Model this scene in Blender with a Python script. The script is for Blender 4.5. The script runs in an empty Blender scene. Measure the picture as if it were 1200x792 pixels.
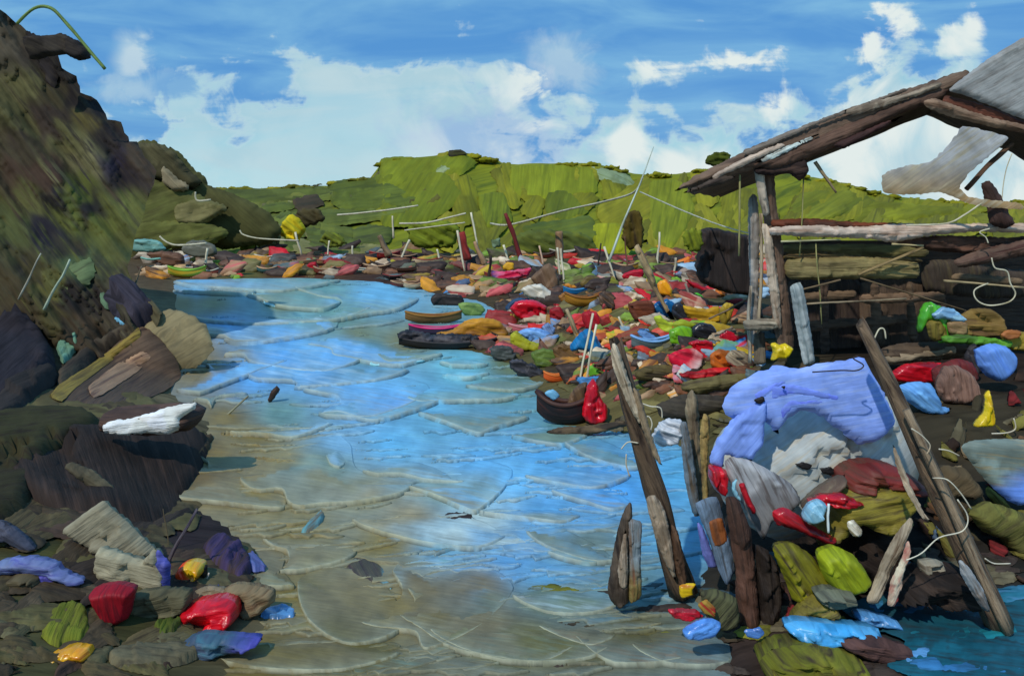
import bpy, math, random
import numpy as np
from mathutils import Vector, noise
from mathutils.geometry import delaunay_2d_cdt

F, CX, HY, H = 1039.0, 600.0, 250.0, 4.0      # focal length, principal column, horizon row, eye height
RND = random.Random(7)
C = bpy.context.scene.collection

def lin(c):
    out = []
    for v in c[:3]:
        v = v / 255.0
        out.append(v / 12.92 if v <= 0.04045 else ((v + 0.055) / 1.055) ** 2.4)
    return np.array(out)
ALB = 1.2
def alb(c): return np.clip(lin(c) * ALB, 0.003, 0.92)

def dab(px, py, L_, w, a, rnd):
    """an angular dab: a lopsided quadrilateral or wedge with one torn end"""
    ca, sa = math.cos(math.radians(a)), math.sin(math.radians(a)); j = lambda s: rnd.uniform(-s, s)
    k = rnd.random()
    if k < .45: pl = [(-.5 + j(.1), -.35 + j(.2)), (.1 + j(.2), -.5 + j(.12)), (.5 + j(.1), -.2 + j(.25)), (.38 + j(.1), .12), (.5 + j(.1), .4 + j(.15)), (-.3 + j(.2), .5 + j(.15))]
    elif k < .75: pl = [(-.5 + j(.1), j(.3)), (-.1 + j(.2), -.5 + j(.1)), (.5 + j(.1), -.3 + j(.25)), (.3 + j(.15), .45 + j(.15))]
    else: pl = [(-.5 + j(.08), .3 + j(.2)), (.0 + j(.15), -.5 + j(.15)), (.45 + j(.1), -.3 + j(.2)), (.55, .1 + j(.1)), (.1 + j(.2), .5 + j(.12)), (-.12, .28)]
    return [(px + x * L_ * ca - y * w * sa, py + x * L_ * sa + y * w * ca) for x, y in pl]

def P(px, py, d):
    return np.array([(px - CX) / F * d, d, H - (py - HY) / F * d])

# ------------------------------------------------------------------ materials
def nn(nt, t, **kw):
    n = nt.nodes.new(t)
    for k, v in kw.items():
        setattr(n, k, v)
    return n

def make_paint(name, rough, spec, bump, streak=1.0, coat=0.0):
    m = bpy.data.materials.new(name); m.use_nodes = True
    nt = m.node_tree; L = nt.links
    b = nt.nodes['Principled BSDF']
    uv = nn(nt, 'ShaderNodeUVMap', uv_map='uv')
    a1 = nn(nt, 'ShaderNodeAttribute', attribute_name='c1')
    a2 = nn(nt, 'ShaderNodeAttribute', attribute_name='c2')
    mp = nn(nt, 'ShaderNodeMapping'); mp.inputs['Scale'].default_value = (0.018, 0.16, 1)
    L.new(uv.outputs[0], mp.inputs[0])
    n1 = nn(nt, 'ShaderNodeTexNoise'); n1.inputs['Scale'].default_value = 1.0
    n1.inputs['Detail'].default_value = 5; n1.inputs['Roughness'].default_value = 0.62; n1.inputs['Distortion'].default_value = 0.35
    L.new(mp.outputs[0], n1.inputs['Vector'])
    r1 = nn(nt, 'ShaderNodeMapRange', interpolation_type='SMOOTHSTEP')
    r1.inputs[1].default_value = 0.46; r1.inputs[2].default_value = 0.68
    L.new(n1.outputs[0], r1.inputs[0])
    mx = nn(nt, 'ShaderNodeMix', data_type='RGBA')
    L.new(r1.outputs[0], mx.inputs[0]); L.new(a1.outputs['Color'], mx.inputs[6]); L.new(a2.outputs['Color'], mx.inputs[7])
    # bristle streaks: value variation of the pigment
    mp2 = nn(nt, 'ShaderNodeMapping'); mp2.inputs['Scale'].default_value = (0.03, 0.34, 1)
    L.new(uv.outputs[0], mp2.inputs[0])
    n2 = nn(nt, 'ShaderNodeTexNoise'); n2.inputs['Scale'].default_value = 1.0; n2.inputs['Detail'].default_value = 3
    L.new(mp2.outputs[0], n2.inputs['Vector'])
    r2 = nn(nt, 'ShaderNodeMapRange'); r2.inputs[1].default_value = 0.3; r2.inputs[2].default_value = 0.7
    r2.inputs[3].default_value = 0.86; r2.inputs[4].default_value = 1.12
    L.new(n2.outputs[0], r2.inputs[0])
    # blotches of wear
    n3 = nn(nt, 'ShaderNodeTexNoise'); n3.inputs['Scale'].default_value = 0.045; n3.inputs['Detail'].default_value = 6
    L.new(uv.outputs[0], n3.inputs['Vector'])
    r3 = nn(nt, 'ShaderNodeMapRange'); r3.inputs[1].default_value = 0.3; r3.inputs[2].default_value = 0.7
    r3.inputs[3].default_value = 0.8; r3.inputs[4].default_value = 1.18
    L.new(n3.outputs[0], r3.inputs[0])
    mu = nn(nt, 'ShaderNodeMath', operation='MULTIPLY'); L.new(r2.outputs[0], mu.inputs[0]); L.new(r3.outputs[0], mu.inputs[1])
    vm = nn(nt, 'ShaderNodeVectorMath', operation='SCALE')
    L.new(mx.outputs[2], vm.inputs[0]); L.new(mu.outputs[0], vm.inputs['Scale'])
    L.new(vm.outputs[0], b.inputs['Base Color'])
    b.inputs['Roughness'].default_value = rough
    b.inputs['Specular IOR Level'].default_value = spec
    b.inputs['Coat Weight'].default_value = coat
    b.inputs['Coat Roughness'].default_value = 0.15
    ad = nn(nt, 'ShaderNodeMath', operation='MULTIPLY_ADD'); ad.inputs[1].default_value = .45; L.new(n2.outputs[0], ad.inputs[0]); L.new(n1.outputs[0], ad.inputs[2])
    bp = nn(nt, 'ShaderNodeBump'); bp.inputs['Strength'].default_value = bump; bp.inputs['Distance'].default_value = 0.06
    L.new(ad.outputs[0], bp.inputs['Height']); L.new(bp.outputs[0], b.inputs['Normal'])
    return m

M = {'paint': make_paint('weathered_paint', 0.55, 0.3, 0.35),
     'gloss': make_paint('glossy_plastic', 0.28, 0.45, 0.3, coat=0.2),
     'matte': make_paint('dry_earth', 0.9, 0.12, 0.5),
     'wood': make_paint('weathered_wood', 0.7, 0.25, 0.7),
     'cloth': make_paint('coarse_cloth', 0.6, 0.2, 0.12),
     'film': make_paint('plastic_film', 0.5, 0.2, 0.12),
     'water': make_paint('rippled_water', 0.45, 0.14, 0.08)}

def _film():
    nt = M['film'].node_tree; b = nt.nodes['Principled BSDF']; out = nt.nodes['Material Output']
    src = b.inputs['Base Color'].links[0].from_socket
    t = nt.nodes.new('ShaderNodeBsdfTranslucent'); nt.links.new(src, t.inputs[0])
    mx = nt.nodes.new('ShaderNodeMixShader'); mx.inputs[0].default_value = .6
    nt.links.new(b.outputs[0], mx.inputs[1]); nt.links.new(t.outputs[0], mx.inputs[2]); nt.links.new(mx.outputs[0], out.inputs[0])
_film()
# ------------------------------------------------------------------ mesh builder
class MB:
    def __init__(s): s.v, s.f, s.c1, s.c2, s.uv, s.n = [], [], [], [], [], 0
    def add(s, v, f, c1, c2, uv):
        n = len(v)
        s.v.append(np.asarray(v, float)); s.f += [tuple(i + s.n for i in q) for q in f]
        s.c1.append(np.broadcast_to(c1, (n, 3))); s.c2.append(np.broadcast_to(c2, (n, 3)))
        s.uv.append(np.asarray(uv, float)); s.n += n
    def build(s, name, mat='paint', parent=None, base=None, smooth=True):
        V = np.vstack(s.v)
        if base is None:
            base = np.zeros(3) if parent is None else np.array(parent['_base'])
        me = bpy.data.meshes.new(name)
        me.from_pydata((V - base).tolist(), [], s.f)
        for nm, arr in (('c1', s.c1), ('c2', s.c2)):
            A = np.vstack(arr); at = me.attributes.new(nm, 'FLOAT_COLOR', 'POINT')
            at.data.foreach_set('color', np.hstack([A, np.ones((len(A), 1))]).astype(np.float32).ravel())
        U = np.vstack(s.uv); ul = me.uv_layers.new(name='uv')
        idx = np.empty(len(me.loops), np.int32); me.loops.foreach_get('vertex_index', idx)
        ul.data.foreach_set('uv', U[idx].astype(np.float32).ravel())
        if smooth: me.polygons.foreach_set('use_smooth', [True] * len(me.polygons))
        me.materials.append(M[mat]); me.update()
        o = bpy.data.objects.new(name, me); C.objects.link(o)
        if parent is None: o.location = base.tolist()
        else: o.parent = parent
        o['_base'] = [float(x) for x in base]
        return o

def pts(s):
    return [tuple(float(q) for q in w.split(',')) for w in s.split()]

def ragged(poly, jit, step, rnd, rag_sharp=0.5):
    """closed outline -> dense outline, softly rounded, with uneven edges"""
    p = np.array(poly, float); n = len(p); out = []
    for i in range(n):
        a, b, c, d = p[i - 1], p[i], p[(i + 1) % n], p[(i + 2) % n]
        k = max(1, int(np.hypot(*(c - b)) / step))
        for j in range(k):
            t = j / k
            lnr = b + (c - b) * t
            cr = 0.5 * ((2 * b) + (c - a) * t + (2 * a - 5 * b + 4 * c - d) * t * t + (3 * b - a - 3 * c + d) * t ** 3)
            out.append(lnr * rag_sharp + cr * (1 - rag_sharp))
    out = np.array(out); sd = rnd.uniform(0, 99)
    dx = [noise.noise((q[0] * .21, q[1] * .21, sd)) + .6 * noise.noise((q[0] * .6, q[1] * .6, sd + 9)) for q in out]
    dy = [noise.noise((q[0] * .21, q[1] * .21, sd + 33)) + .6 * noise.noise((q[0] * .6, q[1] * .6, sd + 50)) for q in out]
    return out + jit * np.array([dx, dy]).T

def edge_dist(Q, O):
    A = O; B = np.roll(O, -1, 0); D = B - A; L2 = (D ** 2).sum(1) + 1e-9
    best = np.full(len(Q), 1e9); wh = np.zeros(len(Q), int)
    for k in range(0, len(Q), 4000):
        q = Q[k:k + 4000, None, :]
        t = np.clip(((q - A) * D).sum(2) / L2, 0, 1)
        dd = np.sqrt(((A + t[..., None] * D - q) ** 2).sum(2))
        best[k:k + 4000] = dd.min(1); wh[k:k + 4000] = dd.argmin(1)
    return best, wh

def sheet(outline, res, rings=()):
    """triangulated outline with an inner lattice -> 2-D points, faces, distance to the edge"""
    O = np.asarray(outline)
    lo, hi = O.min(0), O.max(0)
    gx = np.arange(lo[0], hi[0], res); gy = np.arange(lo[1], hi[1], res * .9)
    X, Y = np.meshgrid(gx, gy); X[::2] += res * .5
    G = np.stack([X.ravel(), Y.ravel()], 1)
    # inside test
    A = O; B = np.roll(O, -1, 0)
    ins = np.zeros(len(G), bool)
    for a, b in zip(A, B):
        cond = (a[1] > G[:, 1]) != (b[1] > G[:, 1])
        xs = (b[0] - a[0]) * (G[:, 1] - a[1]) / (b[1] - a[1] + 1e-12) + a[0]
        ins ^= cond & (G[:, 0] < xs)
    G = G[ins]
    if len(G):
        d, _ = edge_dist(G, O); G = G[d > (res * .45 if not rings else rings[-1] + res * .4)]
    if rings:
        e = np.roll(O, -1, 0) - np.roll(O, 1, 0); ar = (O[:, 0] * np.roll(O[:, 1], -1) - np.roll(O[:, 0], -1) * O[:, 1]).sum()
        nm = np.stack([e[:, 1], -e[:, 0]], 1) * (1 if ar > 0 else -1); nm /= np.linalg.norm(nm, axis=1)[:, None] + 1e-9
        for r in rings:
            q = O - nm * r; d, _ = edge_dist(q, O); q = q[d > r * .8]
            G = np.vstack([G, q]) if len(G) else q
    V = np.vstack([O, G]) if len(G) else O
    n = len(O)
    r = delaunay_2d_cdt([Vector(v) for v in V], [], [list(range(n))], 1, 1e-6)
    W = np.array([tuple(v) for v in r[0]]); f = [tuple(q) for q in r[2]]
    d, _ = edge_dist(W, O)
    d[d < 1e-3] = 0
    return W, f, d

def blob(mb, outline, D, thick, c1, c2, ang=0., jit=.8, res=None, flat=.3, ridge=.12, lean=0., nrm=(0, -1, 0),
         grad=None, rnd=None, sharp=.5, back=1.0, freq=1.0, facet=.4, cell=None, cvar=1.0):
    """a lump or slab of its own thickness with the given silhouette; D = its distance (number or function of the silhouette point)
    flat: share of the half width taken by the rounded edge; ridge: depth of the grooves along the direction `ang` (degrees)"""
    rnd = rnd or RND
    poly = pts(outline) if isinstance(outline, str) else outline
    a = np.array(poly); size = (a.max(0) - a.min(0)); mn = max(2., min(size))
    if res is None: res = float(np.clip(math.sqrt(size[0] * size[1]) / 20, 1.5, 7))
    O = ragged(poly, jit, max(1.2, res * .7), rnd, sharp)
    try: W, f, dist = sheet(O, res)
    except Exception as e: return None
    if len(W) < 3: return None
    R = max(1.0, mn * .5 * flat)
    x = np.clip(dist / R, 0, 1); prof = np.sqrt(np.clip(1 - (1 - x) ** 2, 0, 1))
    ca, sa = math.cos(math.radians(ang)), math.sin(math.radians(ang))
    u = W[:, 0] * ca + W[:, 1] * sa; v = -W[:, 0] * sa + W[:, 1] * ca
    sd = rnd.uniform(0, 500)
    k = 1.6 / max(6, mn) * freq
    rg = np.array([noise.noise((uu * k * .5, vv * k * 3.2, sd)) + .5 * noise.noise((uu * k * 1.5, vv * k * 8, sd + 7)) for uu, vv in zip(u, v)])
    dd = D(W[:, 0], W[:, 1]) if callable(D) else np.full(len(W), float(D))
    base = np.stack([(W[:, 0] - CX) / F * dd, dd, H - (W[:, 1] - HY) / F * dd], 1)
    if lean:
        zb = base[:, 2].min(); base[:, 1] += lean * (base[:, 2] - zb)
    N = np.array(nrm, float); N /= np.linalg.norm(N)
    # flat dabs meeting in ridges: every dab has its own tilt and pigment
    cs_ = cell or max(7., mn * .42); nc = int(np.clip(size[0] * size[1] * .8 / cs_ ** 2 / 1.6, 1, 60))
    sx = rnd.uniform(0, 1)
    cu = np.array([rnd.uniform(u.min(), u.max()) for _ in range(nc)]); cv = np.array([rnd.uniform(v.min(), v.max()) for _ in range(nc)])
    wob = np.array([noise.noise((uu * .12, vv * .12, sd + 40)) for uu, vv in zip(u, v)]) * cs_ * .5
    d2 = ((u[:, None] + wob[:, None] - cu) * .6) ** 2 + (v[:, None] + wob[:, None] - cv) ** 2
    ci = d2.argmin(1)
    tu = np.array([rnd.uniform(-1, 1) for _ in range(nc)]); tv = np.array([rnd.uniform(-1, 1) for _ in range(nc)]); th0 = np.array([rnd.uniform(-.5, .5) for _ in range(nc)])
    fc = np.clip(tu[ci] * (u - cu[ci]) / cs_ * .5 + tv[ci] * (v - cv[ci]) / cs_ + th0[ci], -1.2, 1.2)
    off = thick * prof * (1 + ridge * rg + facet * fc)
    front = base + off[:, None] * N
    A1 = np.broadcast_to(alb(c1), (len(W), 3)).copy(); A2 = np.broadcast_to(alb(c2), (len(W), 3)).copy()
    cmix = np.array([rnd.random() ** 2 * .55 for _ in range(nc)])[ci][:, None] * cvar; cval = (1 + np.array([rnd.uniform(-.2, .2) for _ in range(nc)])[ci] * cvar)[:, None]
    if grad is not None:                       # second pigment along a direction: (c1b, c2b, angle, from, to)
        g = math.radians(grad[2]); t = W[:, 0] * math.cos(g) + W[:, 1] * math.sin(g)
        t = (t - t.min()) / (np.ptp(t) + 1e-6); t = np.clip((t + .12 * rg - grad[3]) / (grad[4] - grad[3]), 0, 1)[:, None]
        A1 = A1 * (1 - t) + alb(grad[0]) * t; A2 = A2 * (1 - t) + alb(grad[1]) * t
    A1 = np.clip((A1 * (1 - cmix) + A2 * cmix) * cval, .003, .95)
    uvo = np.stack([u + sd * 13, v + sd * 7], 1)
    mb.add(front, f, A1, A2, uvo)
    bk = base - (thick * back * prof)[:, None] * N
    mb.add(bk, [tuple(reversed(q)) for q in f], A1, A2, uvo + 31)
    return True

def tube(mb, path, rad, c1, c2, n=8, rough=.12, rnd=None, px=.01, ragged_end=0.):
    rnd = rnd or RND; path = np.array(path, float); m = len(path)
    rad = np.broadcast_to(rad, (m,)).astype(float)
    sd = rnd.uniform(0, 500); vs, uv = [], []
    acc = 0.
    T0 = path[-1] - path[0]; T0 = T0 / (np.linalg.norm(T0) + 1e-9)
    ref = np.array([0, 1., 0]) if abs(T0[1]) < .8 else np.array([1., 0, 0])
    for i in range(m):
        t = path[min(i + 1, m - 1)] - path[max(i - 1, 0)]; t /= np.linalg.norm(t) + 1e-9
        s = np.cross(t, ref); s /= np.linalg.norm(s) + 1e-9; w = np.cross(s, t)
        if i: acc += np.linalg.norm(path[i] - path[i - 1])
        for j in range(n):
            th = 2 * math.pi * j / n
            r = rad[i] * (1 + rough * noise.noise((math.cos(th) * 1.3 + sd, math.sin(th) * 1.3, i * .35)) * 2)
            p = path[i] + (s * math.cos(th) + w * math.sin(th)) * r
            if ragged_end and i == m - 1: p = p + t * ragged_end * noise.noise((th * 2, sd, 4)) * 2
            vs.append(p); uv.append((acc / px + sd * 11, j * 2 * math.pi * rad[i] / n / px))
    f = [(i * n + j, i * n + (j + 1) % n, (i + 1) * n + (j + 1) % n, (i + 1) * n + j) for i in range(m - 1) for j in range(n)]
    f += [tuple(range(n - 1, -1, -1)), tuple(range((m - 1) * n, m * n))]
    mb.add(vs, f, alb(c1), alb(c2), uv)

def lerp_path(a, b, k, bend=0., rnd=None):
    rnd = rnd or RND; a, b = np.array(a, float), np.array(b, float); out = []
    s = rnd.uniform(0, 99); L = np.linalg.norm(b - a)
    for i in range(k + 1):
        t = i / k; p = a + (b - a) * t
        w = math.sin(math.pi * t) * bend * L
        out.append(p + np.array([noise.noise((t * 2, s, 0)), 0, noise.noise((t * 2, s, 5)) * .4]) * w)
    return out

# ------------------------------------------------------------------ terrain
def ground_px(px, py): d = H * F / (py - HY); return np.array([(px - CX) / F * d, d])
WATER_Q = pts("204,328 350,325.5 440,330 505,343 560,352 600,372 560,395 480,402 560,412 610,430 640,468 650,495 720,505 800,520 "
              "830,570 838,640 820,700 850,760 900,900 900,1300 60,1300 180,900 265,780 300,740 320,690 300,650 250,610 195,585 225,530 245,500 200,465 197,425 207,390 206,365 204,342")
WATER_W = np.array([ground_px(*q) for q in WATER_Q])
def inside(Q, O):
    ins = np.zeros(len(Q), bool)
    for a, b in zip(O, np.roll(O, -1, 0)):
        cond = (a[1] > Q[:, 1]) != (b[1] > Q[:, 1])
        xs = (b[0] - a[0]) * (Q[:, 1] - a[1]) / (b[1] - a[1] + 1e-12) + a[0]
        ins ^= cond & (Q[:, 0] < xs)
    return ins
def sst(x, a, b): t = np.clip((x - a) / (b - a), 0, 1); return t * t * (3 - 2 * t)
def G(X, Y):
    X = np.atleast_1d(np.asarray(X, float)); Y = np.atleast_1d(np.asarray(Y, float))
    Q = np.stack([X, Y], 1); d, _ = edge_dist(Q, WATER_W); ins = inside(Q, WATER_W)
    right = sst(X, .5, 3.5) * sst(Y, 8.3, 12.5) * (1 - sst(Y, 30, 48))
    left = sst(-X, 1.5, 5) * (1 - sst(Y, 25, 45))
    z = .04 + np.minimum(.16, d * .1) + right * np.minimum(1.15, d * .42) + left * np.minimum(.45, d * .16)
    z = z + np.where(Y > 75, (np.clip(Y, 75, 200) - 75) * .012, 0)
    return np.where(ins, -np.minimum(.45, d * .25) - .0, z)
def Dground(px, py, lift=0.):
    px = np.atleast_1d(np.asarray(px, float)); py = np.atleast_1d(np.asarray(py, float))
    k = np.maximum(py - HY, 2) / F; d = H / k
    for _ in range(25):
        z = np.maximum(G((px - CX) / F * d, d), -.02) + lift
        d = .5 * d + .5 * (H - z) / k
    return d
def Dwater(px, py): return H * F / (np.asarray(py, float) - HY)

def idw(ctrl, px, py, p=3.0, ysc=1.6):
    K = np.array([c[0] for c in ctrl], float); V = np.array([alb(c[1]) for c in ctrl])
    d2 = (px[:, None] - K[:, 0]) ** 2 + ((py[:, None] - K[:, 1]) * ysc) ** 2 + 60
    w = d2 ** (-p / 2); return (w @ V) / w.sum(1)[:, None]

def tag(o, label=None, cat=None, group=None, kind=None):
    if label: o['label'] = label
    if cat: o['category'] = cat
    if group: o['group'] = group
    if kind: o['kind'] = kind
    return o
def empty(name, base, label, cat, group=None):
    o = bpy.data.objects.new(name, None); C.objects.link(o); o.location = list(map(float, base)); o['_base'] = list(map(float, base))
    o.empty_display_size = .2
    return tag(o, label, cat, group)
# ------------------------------------------------------------------ camera, light, sky
cam = bpy.data.cameras.new('camera'); co = bpy.data.objects.new('camera', cam); C.objects.link(co)
co.location = (0, 0, H); co.rotation_euler = (math.radians(90), 0, 0)
cam.sensor_width = 36; cam.lens = 36 * F / 1200; cam.shift_y = -(396 - HY) / 1200; cam.clip_end = 12000; cam.clip_start = .1
bpy.context.scene.camera = co
SUN = Vector((-0.36, -0.62, 0.72)).normalized()
sl = bpy.data.lights.new('sun', 'SUN'); sl.energy = 2.3; sl.angle = math.radians(1.); sl.color = (1, .95, .87)
so = bpy.data.objects.new('sun', sl); C.objects.link(so); so.rotation_euler = SUN.to_track_quat('Z', 'Y').to_euler(); so.location = (0, -10, 40)
sc = bpy.context.scene
sc.view_settings.view_transform = 'Standard'; sc.view_settings.look = 'None'; sc.view_settings.exposure = 0; sc.view_settings.gamma = 1
sc.cycles.max_bounces = 5; sc.cycles.use_denoising = True

def build_sky():
    w = bpy.data.worlds.new('World'); sc.world = w; w.use_nodes = True
    nt = w.node_tree; L = nt.links; bg = nt.nodes['Background']; bg.inputs[1].default_value = .1
    def math_(op, a, b=None, c=None):
        n = nn(nt, 'ShaderNodeMath', operation=op)
        for i, x in enumerate((a, b, c)):
            if x is None: continue
            if isinstance(x, (int, float)): n.inputs[i].default_value = x
            else: L.new(x, n.inputs[i])
        return n.outputs[0]
    def mr(x, a, b, c=0., d=1., ss=True):
        n = nn(nt, 'ShaderNodeMapRange', interpolation_type='SMOOTHSTEP' if ss else 'LINEAR')
        L.new(x, n.inputs[0])
        for i, q in zip((1, 2, 3, 4), (a, b, c, d)):
            if isinstance(q, (int, float)): n.inputs[i].default_value = q
            else: L.new(q, n.inputs[i])
        return n.outputs[0]
    def mix(f, a, b):
        n = nn(nt, 'ShaderNodeMix', data_type='RGBA')
        if isinstance(f, (int, float)): n.inputs[0].default_value = f
        else: L.new(f, n.inputs[0])
        for i, x in ((6, a), (7, b)):
            if isinstance(x, tuple): n.inputs[i].default_value = (*x, 1)
            else: L.new(x, n.inputs[i])
        return n.outputs[2]
    def noise_(vec, s, det=4, dist=0., rough=.55):
        n = nn(nt, 'ShaderNodeTexNoise'); n.inputs['Scale'].default_value = s; n.inputs['Detail'].default_value = det
        n.inputs['Distortion'].default_value = dist; n.inputs['Roughness'].default_value = rough
        L.new(vec, n.inputs['Vector']); return n.outputs[0]
    sky = nn(nt, 'ShaderNodeTexSky', sky_type='NISHITA'); sky.sun_disc = False
    sky.sun_elevation = math.asin(SUN.z); sky.sun_rotation = math.atan2(SUN.x, SUN.y)
    sky.air_density = 1.0; sky.dust_density = .3; sky.ozone_density = 3.0
    tc = nn(nt, 'ShaderNodeTexCoord'); sp = nn(nt, 'ShaderNodeSeparateXYZ'); L.new(tc.outputs['Generated'], sp.inputs[0])
    yy = math_('MAXIMUM', math_('ABSOLUTE', sp.outputs[1]), .05)
    u = math_('DIVIDE', sp.outputs[0], yy); v = math_('DIVIDE', sp.outputs[2], yy)      # slopes east and up of a direction
    cb = nn(nt, 'ShaderNodeCombineXYZ'); L.new(u, cb.inputs[0]); L.new(v, cb.inputs[1]); q0 = cb.outputs[0]
    # slanted copy for wind-drawn streaks
    mp = nn(nt, 'ShaderNodeMapping'); mp.inputs['Rotation'].default_value = (0, 0, math.radians(-38)); mp.inputs['Scale'].default_value = (5, 22, 1); L.new(q0, mp.inputs[0])
    st = noise_(mp.outputs[0], 1., 5, .6)
    big = noise_(q0, 9., 6, .8); mid = noise_(q0, 26., 5, .5, .6)
    vor = nn(nt, 'ShaderNodeTexVoronoi', feature='F1'); vor.inputs['Scale'].default_value = 15; vor.inputs['Randomness'].default_value = 1
    L.new(q0, vor.inputs['Vector'])
    # height of the cloud tops along the horizon, as slope
    tops = [(-200, 120), (60, 125), (120, 130), (150, 118), (180, 118), (215, 70), (260, 82), (330, 68), (375, 52), (440, 42), (490, 6), (530, 20), (560, 40), (598, 64), (610, 84),
            (625, 98), (640, 80), (690, 84), (712, 92), (735, 84), (760, 84), (830, 84), (880, 82), (945, 80), (975, 84), (1010, 48), (1060, 12), (1110, 0), (1150, 18), (1175, 60), (1250, 60)]
    cr = nn(nt, 'ShaderNodeValToRGB'); cr.color_ramp.interpolation = 'LINEAR'
    lo, hi = -.9, .7
    el = cr.color_ramp.elements
    for i, (px, py) in enumerate(tops):
        e = el[i] if i < 2 else el.new(.5)
        e.position = 0
    for i, (px, py) in enumerate(tops):
        s = (px - CX) / F; e = el[i]; e.position = min(1, max(0, (s - lo) / (hi - lo))); val = (HY - py) / F * 3; e.color = (val, val, val, 1)
    us = math_('ADD', u, mr(mid, 0, 1, -.018, .018, False))
    L.new(mr(us, lo, hi, 0, 1, False), cr.inputs[0])
    top = math_('DIVIDE', cr.outputs[0], 3.)
    wob = math_('ADD', mr(big, .25, .75, -.05, .05, False), mr(mid, .2, .8, -.045, .045, False))
    wob = math_('ADD', wob, mr(st, .2, .8, -.06, .06, False))
    wob = math_('ADD', wob, mr(vor.outputs[0], 0, .7, .045, -.045, False))
    t = math_('SUBTRACT', math_('ADD', top, wob), v)                 # > 0 inside the cloud bank
    m = mr(t, -.008, .034)
    def puff(px, py, rx, ry, soft=.5):
        a = math_('MULTIPLY', math_('SUBTRACT', us, (px - CX) / F), F / rx); b = math_('MULTIPLY', math_('SUBTRACT', v, (HY - py) / F), F / ry)
        r = math_('ADD', math_('SQRT', math_('ADD', math_('MULTIPLY', a, a), math_('MULTIPLY', b, b))), mr(mid, .2, .8, -.8, .8, False))
        r = math_('ADD', r, mr(st, .2, .8, -.9, .9, False))
        return mr(r, 1 + soft, 1 - soft, 0, 1)
    p1 = math_('MULTIPLY', puff(157, 66, 18, 24, .7), .7); p2 = math_('MULTIPLY', puff(662, 72, 32, 24, .7), .55); p3 = math_('MULTIPLY', puff(170, 106, 50, 16), .5)
    m = math_('MAXIMUM', m, math_('MAXIMUM', math_('MAXIMUM', p1, p2), p3))
    m = math_('MULTIPLY', m, math_('SUBTRACT', 1, math_('MULTIPLY', puff(198, 102, 24, 12), .75)))
    K = 10.
    def k(c): return tuple(float(x) * K for x in lin(c))
    deep = mix(mr(st, .3, .75), k((76, 146, 212)), k((124, 184, 224)))
    blue = mix(.88, sky.outputs[0], deep)
    low = mix(mr(v, .0, .16), k((176, 218, 228)), k((146, 198, 220)))
    body = mix(mr(st, .35, .7), low, k((176, 208, 220)))
    lav = puff(580, 165, 85, 45, .7); body = mix(math_('MULTIPLY', lav, .6), body, k((150, 175, 222)))
    edge = mr(t, .0, .05, 1, 0)
    right = mr(u, -.2, .08, .18, 1)
    wht = math_('MULTIPLY', mr(math_('ADD', big, mr(vor.outputs[0], 0, .6, .12, -.12, False)), .32, .56), right)
    wht = math_('MAXIMUM', wht, math_('MULTIPLY', edge, .45)); wht = math_('MAXIMUM', wht, math_('MAXIMUM', p1, p2))
    cloud = mix(wht, body, k((226, 236, 234)))
    L.new(mix(m, blue, cloud), bg.inputs[0])
build_sky()

# ------------------------------------------------------------------ ground and water
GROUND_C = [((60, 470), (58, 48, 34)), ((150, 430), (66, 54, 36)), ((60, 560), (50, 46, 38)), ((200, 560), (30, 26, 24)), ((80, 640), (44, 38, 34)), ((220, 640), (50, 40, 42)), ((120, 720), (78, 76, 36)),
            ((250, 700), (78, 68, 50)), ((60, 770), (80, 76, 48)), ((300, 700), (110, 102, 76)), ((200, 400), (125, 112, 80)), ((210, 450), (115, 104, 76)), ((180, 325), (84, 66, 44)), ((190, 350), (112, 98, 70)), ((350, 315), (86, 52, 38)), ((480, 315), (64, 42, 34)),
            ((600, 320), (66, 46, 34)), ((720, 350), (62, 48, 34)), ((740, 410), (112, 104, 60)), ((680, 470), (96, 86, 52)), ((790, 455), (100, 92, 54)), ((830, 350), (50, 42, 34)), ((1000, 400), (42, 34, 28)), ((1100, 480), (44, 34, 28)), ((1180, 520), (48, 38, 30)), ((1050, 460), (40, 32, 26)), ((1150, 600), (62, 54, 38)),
            ((900, 620), (40, 32, 26)), ((950, 700), (48, 38, 30)), ((1100, 680), (34, 30, 28)), ((820, 700), (50, 46, 38)), ((900, 770), (62, 50, 44)), ((1100, 770), (40, 52, 54)), ((300, 295), (96, 100, 48)), ((600, 290), (100, 100, 44)), ((900, 270), (100, 100, 40))]
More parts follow.
